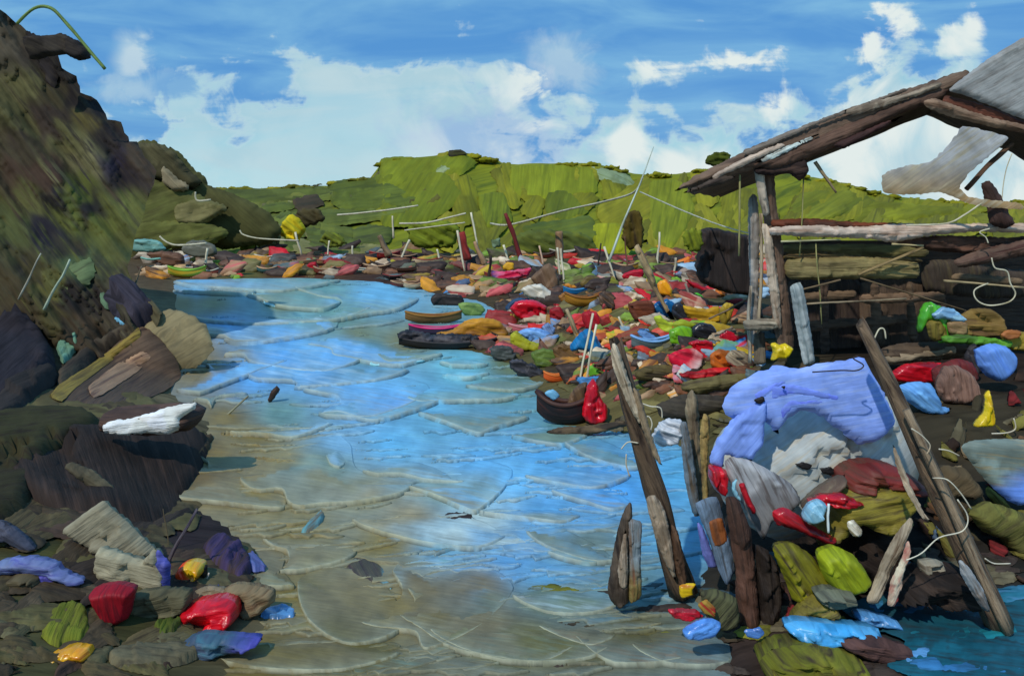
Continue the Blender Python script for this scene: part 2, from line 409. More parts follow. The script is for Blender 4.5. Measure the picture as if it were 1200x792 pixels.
WATER_C = [((230, 335), (110, 172, 216)), ((300, 340), (122, 168, 186)), ((250, 355), (140, 134, 98)), ((330, 356), (120, 140, 118)), ((380, 340), (105, 150, 150)), ((440, 350), (112, 182, 224)), ((350, 372), (112, 160, 168)), ((395, 372), (104, 145, 142)),
           ((260, 385), (100, 160, 214)), ((330, 400), (92, 164, 226)), ((420, 392), (124, 136, 112)), ((430, 412), (96, 138, 138)), ((470, 400), (128, 130, 100)), ((540, 428), (112, 184, 206)), ((225, 410), (146, 130, 90)), ((215, 355), (144, 130, 90)), ((240, 430), (140, 126, 88)), ((230, 395), (146, 132, 92)), ((265, 490), (132, 118, 80)), ((250, 530), (126, 112, 76)), ((300, 440), (92, 164, 228)),
           ((370, 440), (104, 170, 226)), ((430, 470), (98, 160, 222)), ((500, 470), (104, 174, 214)), ((580, 462), (96, 146, 150)), ((500, 500), (104, 164, 196)), ((640, 530), (88, 164, 220)), ((720, 570), (80, 158, 224)), ((800, 560), (88, 164, 210)),
           ((330, 485), (104, 140, 140)), ((300, 515), (128, 118, 86)), ((240, 560), (112, 100, 74)), ((300, 580), (140, 130, 100)), ((330, 540), (150, 142, 112)), ((380, 545), (120, 142, 132)), ((400, 520), (124, 172, 206)), ((460, 520), (104, 178, 222)), ((560, 540), (96, 166, 216)),
           ((520, 575), (128, 156, 160)), ((430, 578), (150, 150, 130)), ((480, 605), (160, 152, 132)), ((560, 612), (176, 192, 194)), ((640, 600), (92, 158, 210)), ((600, 655), (100, 160, 210)), ((640, 675), (96, 156, 200)), ((520, 640), (110, 160, 190)), ((690, 640), (108, 124, 120)), ((450, 640), (140, 130, 94)),
           ((350, 620), (136, 128, 98)), ((350, 700), (122, 116, 86)), ((470, 710), (132, 122, 92)), ((560, 690), (128, 116, 92)), ((640, 700), (104, 118, 104)), ((600, 750), (110, 110, 80)), ((300, 770), (112, 104, 74)), ((420, 770), (104, 100, 70)), ((750, 740), (104, 104, 84)),
           ((780, 640), (92, 152, 190)), ((740, 690), (92, 128, 140)), ((660, 500), (92, 140, 150)), ((600, 430), (110, 126, 104)), ((570, 480), (100, 150, 176))]

def _warm(c):
    r, g, b = c
    if b < r: return (r - 4, g - 11, b - 27)
    return (r + 4, g + 4, min(255, b - 4))
WATER_C = [(p, _warm(c)) for p, c in WATER_C] + [((x, y), c) for x, y, c in [(250, 580, (138, 122, 84)), (300, 545, (132, 118, 80)), (330, 610, (136, 124, 86)), (420, 690, (132, 118, 82)), (540, 720, (126, 112, 78)), (380, 760, (112, 100, 68)), (680, 760, (104, 98, 72)), (300, 660, (116, 104, 76)), (600, 560, (112, 184, 224)), (440, 450, (120, 188, 230)), (340, 425, (112, 182, 234)), (560, 580, (150, 196, 214))]]
def build_ground():
    ys = [-30, -20, -12, -6, 0, 3] + list(np.geomspace(4.5, 110, 190)) + list(np.geomspace(120, 9000, 26))
    ss = np.concatenate([np.linspace(-3, -.75, 16)[:-1], np.linspace(-.75, .75, 170), np.linspace(.75, 3, 16)[1:]])
    Y = np.repeat(ys, len(ss)); X = np.tile(ss, len(ys)) * (np.maximum(Y, 0) + 5)
    Z = G(X, Y)
    for i in range(len(X)):
        if Y[i] < 110: Z[i] += .05 * noise.fractal((X[i] * .8, Y[i] * .5, 3), 1, 2, 4) * min(1, .3 + max(Y[i], 0) / 30) * (1 if Z[i] > .06 else .3)
    py = HY + H * F / np.maximum(Y, 4); px = CX + X / np.maximum(Y, 4) * F
    j = np.array([noise.noise((a * .02, b * .03, 1)) for a, b in zip(px, py)])
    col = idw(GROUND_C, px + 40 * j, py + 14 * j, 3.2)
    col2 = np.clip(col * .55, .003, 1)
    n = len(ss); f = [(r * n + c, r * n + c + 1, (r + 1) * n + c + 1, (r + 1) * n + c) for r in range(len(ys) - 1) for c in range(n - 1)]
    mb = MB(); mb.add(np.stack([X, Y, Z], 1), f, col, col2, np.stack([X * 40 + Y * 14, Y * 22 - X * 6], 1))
    tag(mb.build('ground', 'matte'), 'muddy brown shore around the cove', None, kind='structure')
build_ground()

def build_water():
    ys = np.geomspace(3, 62, 130); ss = np.linspace(-.75, .75, 150)
    Y = np.repeat(ys, len(ss)); X = np.tile(ss, len(ys)) * (Y + 1)
    Z = np.zeros(len(X))
    py = HY + H * F / Y; px = CX + X / Y * F
    mb = MB(); col = idw(WATER_C, px, np.minimum(py, 830))
    n = len(ss); f = [(r * n + c, r * n + c + 1, (r + 1) * n + c + 1, (r + 1) * n + c) for r in range(len(ys) - 1) for c in range(n - 1)]
    mb.add(np.stack([X, Y, Z], 1), f, col, np.clip(col * np.array([1.12, 1.08, 1.02]), 0, 1), np.stack([px + py * .4, py * 1.3 - px * .15], 1))
    rnd = random.Random(21)
    LIP_HIGHLIGHT = alb((180, 182, 154)); order = [0]
    def ripple(outline, jit=.7, hmul=1., tint=None, cont=1.):
        poly = pts(outline) if isinstance(outline, str) else outline
        a = np.array(poly); size = np.ptp(a, axis=0)
        res = float(np.clip(math.sqrt(size[0] * size[1]) / 18, 2.2, 4.5))
        O = ragged(poly, jit * .8, 2.0, rnd, .12)
        O[:, 1] = np.maximum(O[:, 1], 326)
        try: W, fc, dist = sheet(O, res, (.7, 1.7, 3.4))
        except Exception: return
        _, wh = edge_dist(W, O)
        e = np.roll(O, -1, 0) - O; area = (O[:, 0] * np.roll(O[:, 1], -1) - np.roll(O[:, 0], -1) * O[:, 1]).sum()
        nrm = np.stack([e[:, 1], -e[:, 0]], 1) * (1 if area > 0 else -1); nrm /= np.linalg.norm(nrm, axis=1)[:, None] + 1e-9
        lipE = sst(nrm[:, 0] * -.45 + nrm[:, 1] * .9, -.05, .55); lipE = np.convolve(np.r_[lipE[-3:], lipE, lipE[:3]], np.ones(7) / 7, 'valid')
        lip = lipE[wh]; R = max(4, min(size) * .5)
        d = Dwater(W[:, 0], W[:, 1]); sc_ = np.clip(d / 10, .8, 4)
        order[0] += 1
        hgt = .021 * hmul * sc_
        rise = np.where(dist <= 0, 0, lip * (1 + .35 * np.exp(-dist / 1.5)) + (1 - lip) * sst(dist, 0, R))
        z = hgt * rise + .00005 * order[0] * (dist > 0) - .012 * (dist <= 0)
        z = z * np.where(d > 0, 1, 1)
        X = (W[:, 0] - CX) / F * d
        sd = rnd.uniform(0, 99)
        jx = np.array([noise.noise((x * .03, y * .05, sd)) for x, y in W])
        ox, oy = rnd.uniform(-55, 55), rnd.uniform(-24, 24)
        col = idw(WATER_C, W[:, 0] + 26 * jx + ox, W[:, 1] + 12 * jx + oy)
        if tint is not None: col = col * .35 + alb(tint) * .65
        v = rnd.uniform(.88, 1.15); col = col * v
        col0 = idw(WATER_C, W[:, 0], W[:, 1]); wf = np.clip(lip * sst(dist, -1, 3) * 1.0 + (1 - lip) * sst(dist, R * .1, R * 1.3), 0, 1)[:, None]
        col = col0 * (1 - wf) + col * wf
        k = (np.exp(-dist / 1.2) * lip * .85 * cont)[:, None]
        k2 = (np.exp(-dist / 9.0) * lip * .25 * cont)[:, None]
        c1 = col * (1 - k2) + LIP_HIGHLIGHT * k2; c1 = c1 * (1 - k) + LIP_HIGHLIGHT * k  # paints a pale highlight along the lips facing left and down
        lip_shade = (dist <= 0) & (lip > .25); c1[lip_shade] = col[lip_shade] * .3  # shadow line below the lips is painted in, the sun casts none
        mcol = col.mean(0); mixc = rnd.choice([(176, 212, 232), (120, 190, 232), (100, 150, 140), (150, 138, 98), (84, 150, 214), (200, 222, 228)] if mcol[2] > mcol[0] * 1.25 else [(170, 158, 122), (120, 108, 74), (104, 96, 72), (150, 150, 126), (112, 132, 116), (132, 104, 74)]); mk = rnd.uniform(.2, .6)
        c2 = np.clip(c1 * (1 - mk) + alb(mixc) * mk, 0, 1); c2 = np.clip(col0 * np.array([1.12, 1.08, 1.02]), 0, 1) * (1 - wf) + c2 * wf
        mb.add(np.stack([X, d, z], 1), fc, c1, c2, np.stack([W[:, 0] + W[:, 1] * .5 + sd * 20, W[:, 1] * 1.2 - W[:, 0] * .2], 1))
    # lesser ripples all over the cove
    spots = []
    for _ in range(1500):
        py = 329 + (790 - 329) * rnd.random() ** 1.0; px = rnd.uniform(200, 840)
        q = np.array([ground_px(px, py)])
        if inside(q, WATER_W)[0] and edge_dist(q, WATER_W)[0][0] > .25: spots.append((px, py))
    spots = spots[:300]; spots.sort(key=lambda s: s[1])
    for px, py in spots:
        t = (py - 326) / 460; L_ = rnd.choice([rnd.uniform(22, 48), rnd.uniform(40, 84)]) * (.7 + .8 * t); h = rnd.uniform(.12, .26) * L_ * (.35 + .75 * t)
        a = rnd.uniform(-.25, .12)
        pl = rnd.choice([[(-.6, .05), (-.3, -.3), (.1, -.5), (.55, -.42), (.75, -.1), (.4, .22), (.1, .5), (-.02, .24), (-.3, .36), (-.34, .14)], [(-.65, .3), (-.4, -.1), (0, -.45), (.6, -.5), (.8, -.1), (.45, .3), (.0, .5), (-.3, .42)], [(-.6, -.1), (-.2, -.42), (.4, -.5), (.8, -.2), (.5, .15), (.2, .12), (-.05, .5), (-.16, .16), (-.42, .3), (-.38, .05)]])
        pl = [(x + rnd.uniform(-.07, .07), y + rnd.uniform(-.12, .12)) for x, y in pl]
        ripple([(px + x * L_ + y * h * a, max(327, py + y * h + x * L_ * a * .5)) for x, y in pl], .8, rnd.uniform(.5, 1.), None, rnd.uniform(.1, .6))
    for s in ["203,331 230,328 300,327 365,327 400,330 355,342 320,345 260,341 220,338", "207,341 290,341 300,344 280,348 215,345",
              "290,345 360,335 400,352 380,366 330,363 305,354", "345,338 420,338 490,348 470,365 430,372 385,380 378,373 400,356 372,351",
              "200,367 225,371 300,372 380,368 440,360 400,378 300,384 240,380 222,374", "213,388 230,377 300,376 380,370 383,390 320,402 275,404 262,398 235,395",
              "262,398 300,384 385,368 392,388 335,402 280,406", "360,405 400,385 460,400 500,420 470,432 440,430 410,424 390,420 386,413",
              "262,418 290,402 380,390 410,400 430,420 380,440 300,430 285,420", "203,426 250,428 300,420 340,425 300,440 260,455 240,463 228,464 207,458 245,433",
              "226,470 260,462 285,460 290,465 255,470 248,480 242,474", "290,440 300,420 352,410 390,415 430,425 480,435 440,450 350,458 345,451 300,448",
              "375,486 430,450 490,455 520,470 470,490 435,497 400,488", "355,458 430,438 500,450 492,472 440,492 400,492 378,490 373,484 398,470",
              "260,508 300,505 360,500 375,494 390,500 345,517 310,513 270,511", "425,553 470,543 500,545 545,568 500,567 470,560 440,560",
              "202,575 235,555 243,545 225,535 228,527 240,540 280,555 300,575 332,580 335,595 320,600 260,593 203,587",
              "281,563 300,548 345,515 375,496 410,520 420,550 480,565 470,582 420,592 375,595 350,598 337,592 330,578 305,579 290,575",
              "478,573 510,560 560,540 600,550 590,575 560,602 540,598 510,585", "615,560 690,545 740,558 700,576 660,572", "645,578 700,568 740,590 720,602 690,594",
              "560,603 640,598 680,605 660,616 620,612", "412,612 440,604 540,604 592,628 560,646 500,641 440,626",
              "270,645 320,645 335,652 332,668 345,690 300,690 280,670", "308,633 345,637 380,630 418,643 405,660 360,672 330,674 318,680 336,662 336,650 320,645",
              "616,625 650,618 700,640 720,660 690,662 640,645", "640,650 680,640 705,655 690,665", "350,680 400,665 455,690 470,740 410,760 360,730",
              "422,730 470,700 460,672 480,655 560,660 602,690 560,740 500,765 485,745 440,740", "600,700 660,690 740,700 700,722 640,722",
              "468,725 485,708 478,690 520,688 640,700 690,740 640,780 560,772 520,760 490,740", "630,738 680,733 722,745 690,762",
              "503,742 525,725 600,715 720,742 690,776 600,780 540,765", "674,750 700,743 790,750 800,776 720,782", "740,757 800,735 860,750 850,782 780,782",
              "250,772 320,752 400,748 470,768 400,790 300,788"]:
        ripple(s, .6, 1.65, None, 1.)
    # wave crests breaking in the middle of the cove, teal swells beside the boats
    for s, c in [("475,468 500,456 560,455 610,462 590,472 520,474 490,475", (104, 140, 132)), ("490,486 540,480 600,484 620,492 580,505 560,512 520,498", (110, 128, 104)), ("515,426 545,420 572,428 560,432 530,432", (108, 190, 208)), ("518,440 545,435 575,440 550,447 522,444", (120, 206, 222)),
                 ("440,415 470,412 520,416 490,426 455,428", (112, 150, 140)), ("600,512 650,498 690,510 660,525 620,520", (112, 124, 92)), ("660,520 700,514 760,545 735,552 690,540", (104, 140, 130)), ("545,455 590,440 640,450 600,462", (110, 124, 96)), ("382,534 395,526 406,540 398,552 386,548", (132, 168, 186))]:
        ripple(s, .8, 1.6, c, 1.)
    for path, w in [([(292, 343), (303, 351), (312, 358), (328, 362), (350, 364), (374, 365)], 1.6), ([(386, 414), (400, 420), (425, 424), (438, 430), (460, 430), (482, 428), (500, 424)], 1.5), ([(545, 428), (560, 430), (575, 428)], 1.2), ([(375, 372), (384, 380), (392, 377)], 1.2)]:
        pp = []
        for (a, b), (c, e) in zip(path, path[1:]):
            for k in range(6):
                t = k / 6; x, y = a + (c - a) * t, b + (e - b) * t; d = H * F / (y - HY); pp.append([(x - CX) / F * d, d, .05])
        tube(mb, pp, [w * (.5 + .8 * rnd.random()) * p[1] / F for p in pp], (176, 222, 222), (84, 170, 176), 6, .5, rnd)
    tag(mb.build('water', 'water'), None, None, kind='structure')
build_water()

# ------------------------------------------------------------------ hills
RIDGE = [(-700, 170), (-300, 190), (0, 205), (180, 212), (245, 222), (300, 221), (385, 217), (392, 212), (436, 209), (450, 187), (500, 184), (527, 180), (545, 178), (560, 186), (600, 194), (625, 191), (700, 193), (724, 197), (735, 203), (790, 205), (830, 200), (870, 196), (930, 204), (980, 214), (1030, 228), (1080, 234), (1130, 238), (1200, 236), (1400, 215), (1800, 215), (2200, 240)]
RX = np.array([r[0] for r in RIDGE]); RY = np.array([r[1] for r in RIDGE])
def ridge(px): return np.interp(px, RX, RY)
def Dhill(px, py):
    px = np.atleast_1d(np.asarray(px, float)); py = np.atleast_1d(np.asarray(py, float))
    t = np.clip((300 - py) / (300 - ridge(px)), -.2, 1.1); return 82 + 46 * t ** 1.3 * np.sign(t) if False else 82 + 46 * np.clip(t, 0, 1.1) ** 1.2
HILL_P = [((132, 126, 28), (112, 112, 26)), ((124, 120, 26), (100, 100, 28)), ((138, 130, 32), (116, 114, 26)), ((116, 112, 30), (92, 90, 30)), ((134, 126, 30), (148, 138, 46)), ((100, 98, 34), (80, 78, 34))]
HILL_L = [((108, 112, 44), (84, 92, 38)), ((120, 120, 50), (96, 98, 42)), ((92, 100, 40), (70, 74, 38)), ((126, 120, 72), (98, 98, 52)), ((100, 94, 58), (78, 76, 44))]
def build_hills():
    rnd = random.Random(5); mb = MB()
    xs = np.linspace(-900, 2300, 260); ts = np.linspace(0, 1, 26); bk = np.linspace(0, 1, 10)[1:]
    X, Y, Z = [], [], []
    for t in ts:
        py = 303 + (ridge(xs) - 303) * t; d = 82 + 46 * t ** 1.2
        X.append((xs - CX) / F * d); Y.append(np.full(len(xs), d)); Z.append(H - (py - HY) / F * d)
    for b in bk:
        d = 128 + 60 * b; X.append((xs - CX) / F * d); Y.append(np.full(len(xs), d)); zt = H - (ridge(xs) - HY) / F * 128; Z.append(zt * (1 - b ** 2) - .5 * b)
    V = np.stack([np.concatenate(X), np.concatenate(Y), np.concatenate(Z)], 1)
    for i in range(len(V)): V[i, 2] += .25 * noise.noise((V[i, 0] * .25, V[i, 1] * .12, 2)); V[i, 1] += .8 * noise.noise((V[i, 0] * .2, V[i, 2] * .4, 8))
    n = len(xs); m = len(ts) + len(bk)
    pxx = np.tile(xs, m); k = sst(pxx, 330, 460)[:, None]
    c1 = alb((102, 108, 44)) * (1 - k) + alb((124, 126, 28)) * k; c2 = alb((78, 82, 38)) * (1 - k) + alb((84, 94, 28)) * k
    mb.add(V, [(r * n + c, r * n + c + 1, (r + 1) * n + c + 1, (r + 1) * n + c) for r in range(m - 1) for c in range(n - 1)], c1, c2, np.stack([V[:, 0] * 4 + V[:, 2] * 6, V[:, 2] * 10 - V[:, 0] * 3], 1))
    def slab(px, py, L_, w, ang, cols, th=.5):
        a = math.radians(ang); ca, sa = math.cos(a), math.sin(a); pl = []
        for x, y in [(-.5, -.1), (-.42, -.5), (0, -.55), (.45, -.48), (.52, 0), (.46, .45), (.1, .5), (-.44, .52)]:
            x += rnd.uniform(-.08, .08); y += rnd.uniform(-.14, .14)
            qx, qy = px + x * L_ * ca - y * w * sa, py + x * L_ * sa + y * w * ca
            pl.append((qx, max(qy, float(ridge(qx)) - 1.5)))
        blob(mb, pl, lambda x, y: Dhill(x, y) - .4, th, cols[0], cols[1], ang, jit=2., flat=.5, ridge=.2, facet=.25, nrm=(0, -1, .35), rnd=rnd, freq=.8, res=max(2.5, w / 7))
    for _ in range(120):
        px = rnd.uniform(160, 1230); r = float(ridge(px)); py = rnd.uniform(r + 8, 297)
        L_ = rnd.uniform(34, 95); w = rnd.uniform(14, 34) 
        ang = rnd.choice([-62, -48, -80, -70, -30, 75]) if px > 440 else rnd.choice([-10, -25, 8, -45, 15])
        if px > 440 and rnd.random() < .2: ang = rnd.uniform(-12, 12)
        slab(px, py, L_ * (.8 if px > 440 else 1), w * (1 if px > 440 else .7), ang, rnd.choice(HILL_P[:5]) if px > 440 else rnd.choice(HILL_L))
    # the strokes that stand out: bright shoulder, bare patches, dark hollows, pale scars
    for pl, a, b, ang in [("446,186 500,184 545,180 560,190 540,205 490,215 460,225 446,226", (126, 130, 30), (104, 112, 28), -50), ("440,205 520,200 545,230 500,262 450,266 442,240", (120, 124, 28), (96, 104, 28), -60),
                          ("480,228 505,220 520,235 495,248 478,244", (84, 76, 34), (104, 100, 34), -35), ("505,192 530,186 540,196 520,206 508,204", (150, 160, 120), (96, 104, 44), -30), ("600,196 690,194 700,225 650,235 600,228", (132, 136, 30), (112, 118, 26), -85), ("690,194 735,205 745,218 715,216 694,204", (158, 172, 130), (100, 108, 52), 25),
                          ("640,226 668,224 690,248 660,262 640,250", (104, 110, 28), (84, 92, 28), -75), ("690,265 725,262 745,290 705,300", (150, 148, 26), (112, 114, 24), -80), ("560,230 590,226 600,258 570,268", (116, 122, 30), (90, 98, 30), -85), ("384,214 446,208 500,238 490,246 420,250 390,240", (96, 104, 36), (72, 80, 32), -8),
                          ("240,224 300,221 380,219 392,232 320,240 250,242", (92, 98, 40), (68, 72, 34), -6), ("340,232 372,228 380,240 352,248", (78, 64, 46), (60, 54, 38), -10), ("355,250 440,240 492,242 470,254 380,266", (98, 104, 42), (74, 82, 36), -8), ("212,256 250,246 276,252 240,266 214,266", (142, 136, 98), (96, 92, 56), -15),
                          ("610,266 690,252 700,280 640,286", (84, 96, 40), (104, 110, 34), -10), ("760,215 800,212 815,250 790,290 762,280", (128, 130, 30), (104, 110, 26), -80), ("940,224 1000,224 1030,240 960,262 925,250", (118, 118, 30), (94, 100, 26), -30), ("1020,236 1110,242 1170,246 1080,258 1000,258", (130, 128, 26), (108, 108, 24), -12)]:
        blob(mb, pl, lambda x, y: Dhill(x, y) - .6, .6, a, b, ang, jit=1.4, flat=.25, ridge=.35, nrm=(0, -1, .35), rnd=rnd, freq=.7, res=3.2)
    # rough scrub along the crest
    for px in np.arange(250, 1230, 7.):
        if rnd.random() < .62: continue
        r = float(ridge(px)) + rnd.uniform(-1.5, 2); s = rnd.uniform(4, 15)
        cols = rnd.choice(HILL_P[3:] if px < 440 else HILL_P[:4] + HILL_P[5:])
        blob(mb, [(px - s, r + 2), (px - s * .6, r - min(s, 6) * rnd.uniform(.1, .6)), (px + s * .2, r - min(s, 6) * rnd.uniform(.1, .7)), (px + s, r - s * .1), (px + s * .9, r + 3), (px, r + 4)], 126, .9, cols[0], cols[1], rnd.uniform(-80, 20), jit=1.2, rnd=rnd, res=1.8)
    tag(mb.build('hills', 'matte'), None, None, kind='structure')
build_hills()

# ------------------------------------------------------------------ cliff
CL_BODY = pts("-420,-40 -120,-16 0,12 18,26 30,34 46,56 64,54 72,80 90,90 94,108 114,118 126,140 142,144 152,166 160,166 170,184 184,200 180,216 172,232 168,252 160,270 156,292 150,316 160,338 178,352 190,366 176,400 150,440 80,470 -120,520 -420,560")
_o = ragged(CL_BODY, 2., 6, random.Random(3), .9)
def Dcliff(px, py):
    q = np.stack([np.atleast_1d(np.asarray(px, float)), np.atleast_1d(np.asarray(py, float))], 1)
    d, _ = edge_dist(q, _o); ins = inside(q, _o); x = np.clip(np.where(ins, d, 0) / 24, 0, 1)
    base = 33 - 11 * sst(q[:, 1], 40, 430)
    return base - .05 * np.sqrt(1 - (1 - x) ** 2)
def build_cliff():
    rnd = random.Random(11); mb = MB()
    W, f, dist = sheet(_o, 3.2)
    ca, sa = math.cos(math.radians(52)), math.sin(math.radians(52))
    su, sv = W[:, 0] * ca + W[:, 1] * sa, -W[:, 0] * sa + W[:, 1] * ca
    rgd = np.array([noise.fractal((a * .008, b * .03, 1), 1, 2, 4) + .5 * noise.noise((a * .02, b * .12, 4)) for a, b in zip(su, sv)])
    stp = np.array([noise.noise((a * .012, b * .045, 30)) for a, b in zip(su, sv)]); D = Dcliff(W[:, 0], W[:, 1]) + .5 * rgd + .5 * np.floor(stp * 5) / 3
    def at(D_): return np.stack([(W[:, 0] - CX) / F * D_, D_, H - (W[:, 1] - HY) / F * D_], 1)
    CC = [((15, 40), (84, 76, 62)), ((40, 60), (70, 62, 52)), ((60, 70), (42, 37, 35)), ((90, 110), (40, 35, 34)), ((30, 100), (92, 88, 56)), ((55, 110), (64, 58, 40)), ((20, 140), (84, 80, 50)), ((60, 140), (60, 50, 42)), ((110, 130), (40, 35, 36)), ((140, 160), (48, 42, 40)), ((120, 155), (36, 32, 32)), ((105, 145), (86, 78, 44)),
          ((20, 170), (66, 58, 42)), ((30, 200), (70, 54, 42)), ((60, 205), (66, 50, 40)), ((80, 165), (96, 92, 58)), ((100, 180), (112, 106, 72)), ((135, 185), (50, 44, 54)), ((150, 205), (44, 38, 40)), ((165, 190), (72, 60, 48)), ((90, 225), (90, 94, 44)), ((70, 232), (40, 35, 36)), ((105, 250), (46, 42, 40)), ((85, 255), (88, 92, 44)), ((30, 235), (84, 82, 46)), ((15, 265), (80, 84, 48)), ((55, 275), (42, 38, 44)), ((80, 290), (58, 54, 44)),
          ((120, 262), (92, 96, 46)), ((145, 250), (96, 98, 50)), ((150, 285), (86, 88, 48)), ((30, 310), (74, 68, 44)), ((15, 340), (70, 60, 40)), ((60, 330), (92, 90, 50)), ((90, 310), (84, 96, 62)), ((110, 325), (60, 62, 46)), ((75, 350), (46, 40, 38)), ((110, 350), (44, 38, 36)), ((140, 330), (76, 70, 52)), ((60, 370), (82, 76, 46)), ((30, 380), (64, 54, 40)), ((100, 390), (70, 58, 44)), ((140, 380), (70, 62, 50)), ((60, 420), (70, 60, 42)), ((130, 420), (78, 62, 48)), ((170, 370), (96, 88, 64))]
    jw = np.array([noise.noise((a * .02, b * .07, 9)) for a, b in zip(su, sv)]); jw2 = np.array([noise.noise((a * .03, b * .05, 19)) for a, b in zip(su, sv)])
    ccol = idw(CC, W[:, 0] + 22 * jw * ca + 10 * jw2, W[:, 1] + 22 * jw * sa + 8 * jw2, 6.5, 1.)
    ccol2 = idw(CC, W[:, 0] + 30 + 30 * jw2, W[:, 1] - 26 + 30 * jw, 3.5, 1.)
    ccol = ccol * .82; ccol2 = ccol2 * .82
    uv = np.stack([su, sv], 1)
    mb.add(at(D), f, ccol, ccol2, uv)
    Vb = at(33. + 4 * np.clip(dist / 150, 0, 1) ** .5)
    e = dist < 1e-6; Vb[e] = at(D)[e]
    mb.add(Vb, [tuple(reversed(q)) for q in f], ccol, ccol2, uv)
    DK = ((40, 35, 34), (58, 50, 42))
    for pl, cs, ang in [("30,36 62,56 70,80 62,106 48,80", DK, 50), ("60,322 104,302 112,316 104,336 80,342 64,338", ((92, 104, 68), (70, 74, 50)), -30)]:
        blob(mb, pl, lambda x, y: Dcliff(x, y) - .1, .25, cs[0], cs[1], ang, jit=3., flat=.5, ridge=.25, facet=.3, rnd=rnd, freq=.8, res=3)
    tag(mb.build('cliff', 'matte'), None, None, kind='structure')
    # the headland behind it
    mb = MB()
    for pl, d, th, cs, ang in [("110,330 140,240 160,168 184,166 200,174 215,182 226,198 238,206 246,217 280,230 312,246 330,268 318,286 250,291 190,293 160,330", 76, .8, ((92, 90, 52), (74, 72, 42)), 40), ("150,170 184,168 204,178 222,200 238,214 220,222 190,212 160,200", 75, .7, ((80, 74, 50), (62, 58, 40)), 40), ("192,194 206,206 222,220 205,226 190,212", 74, .5, ((140, 126, 98), (96, 86, 62)), 45),
                               ("150,205 220,222 246,236 230,262 180,275 150,270", 74.5, .7, ((96, 98, 52), (80, 78, 46)), -20), ("205,240 240,234 268,244 240,262 208,262", 74, .5, ((124, 116, 76), (96, 94, 54)), -15), ("150,262 230,258 270,272 240,290 180,292 150,290", 74, .6, ((100, 102, 52), (84, 84, 46)), -10)]:
        blob(mb, pl, d, th, cs[0], cs[1], ang, jit=2.2, flat=.25, ridge=.25, facet=.2, rnd=rnd, res=3)
    tag(mb.build('headland', 'matte'), None, None, kind='structure')
build_cliff()
# ------------------------------------------------------------------ things
def gd(px, py): return float(Dground(px, py)[0])
def box_of(o): a = np.array(pts(o) if isinstance(o, str) else o); return a.min(0), a.max(0)

def lump(name, label, cat, outline, c1, c2, ang=0, d=None, th=None, mat='paint', group=None, parts=(), rnd=None, lie=False, on=None, **kw):
    """a heap, bag, cloth or stone standing where the lower edge of its silhouette meets the ground"""
    lo, hi = box_of(outline); bx = (lo[0] + hi[0]) / 2
    g = gd(bx, hi[1] - 1.); d = g if d is None else min(d, g + .05)
    size = (hi - lo) * d / F
    if th is None: th = .2 * min(size) + .04 * max(size)
    base = P(bx, hi[1], d)
    if lie:                                       # lies flat on the mud or the water
        if th is None: th = .045
        Dl = (lambda x, y: np.minimum(Dwater(x, y), Dground(x, y, .02)))
        mb = MB(); blob(mb, outline, Dl, th, c1, c2, ang, rnd=rnd, nrm=(0, 0, 1), **kw); o = mb.build(name, mat, None, base); return tag(o, label, cat, group)
    mb = MB(); blob(mb, outline, on or d, th, c1, c2, ang, rnd=rnd, **kw)
    o = mb.build(name, mat, None, base)
    tag(o, label, cat, group)
    for p in parts:
        nm, ol, a, b, an = p[:5]; opt = dict(p[5]) if len(p) > 5 else {}
        ou = opt.pop('out', .8); m2 = MB(); blob(m2, ol, (lambda x, y: on(x, y) - th * ou) if on else d - th * ou, th * opt.pop('th', .35), a, b, an, nrm=kw.get('nrm', (0, -1, 0)), **{k: v for k, v in opt.items() if k not in ('mat', 'label')})
        if m2.n:
            q = m2.build(nm, opt.get('mat', mat), o)
            if 'label' in opt: q['label'] = opt['label']
    return o

def pole(name, label, cat, a, b, wa, wb, c1=(150, 128, 100), c2=(70, 54, 40), da=None, db=None, group=None, mat='wood', bend=.04, sink=.3, k=10, rag=.0, rough=.14, split=None):
    """a stake from its foot a to its tip b"""
    g = gd(*a); da = g if da is None else min(da, g)
    if db is None: db = da
    A, B = P(a[0], a[1], da), P(b[0], b[1], db); dr = (A - B) / np.linalg.norm(A - B)
    mb = MB(); path = lerp_path(A + dr * sink, B, k, bend)
    rad = np.linspace(wa, wb, k + 1) * .5 * da / F
    tube(mb, path, rad, c1, c2, 9 if wa > 8 else 7, rough, px=da / F, ragged_end=rag * wa * da / F)
    o = mb.build(name, mat, None, A); return tag(o, label, cat, group)

def cord(name, label, cat, path, w=1.3, c1=(206, 198, 168), c2=(150, 138, 104), group=None):
    """path: (px, py, distance)"""
    p3 = []
    q = [np.array(x, float) for x in path]
    for i in range(len(q) - 1):
        a, b, c, d = q[max(0, i - 1)], q[i], q[i + 1], q[min(len(q) - 1, i + 2)]
        for j in range(5):
            t = j / 5
            p3.append(.5 * (2 * b + (c - a) * t + (2 * a - 5 * b + 4 * c - d) * t * t + (3 * b - a - 3 * c + d) * t ** 3))
    p3.append(q[-1]); W = [P(*x) for x in p3]
    mb = MB(); tube(mb, W, [w * .5 * x[2] / F for x in p3], c1, c2, 6, .1)
    o = mb.build(name, 'paint', None, W[0]); return tag(o, label, cat, group)

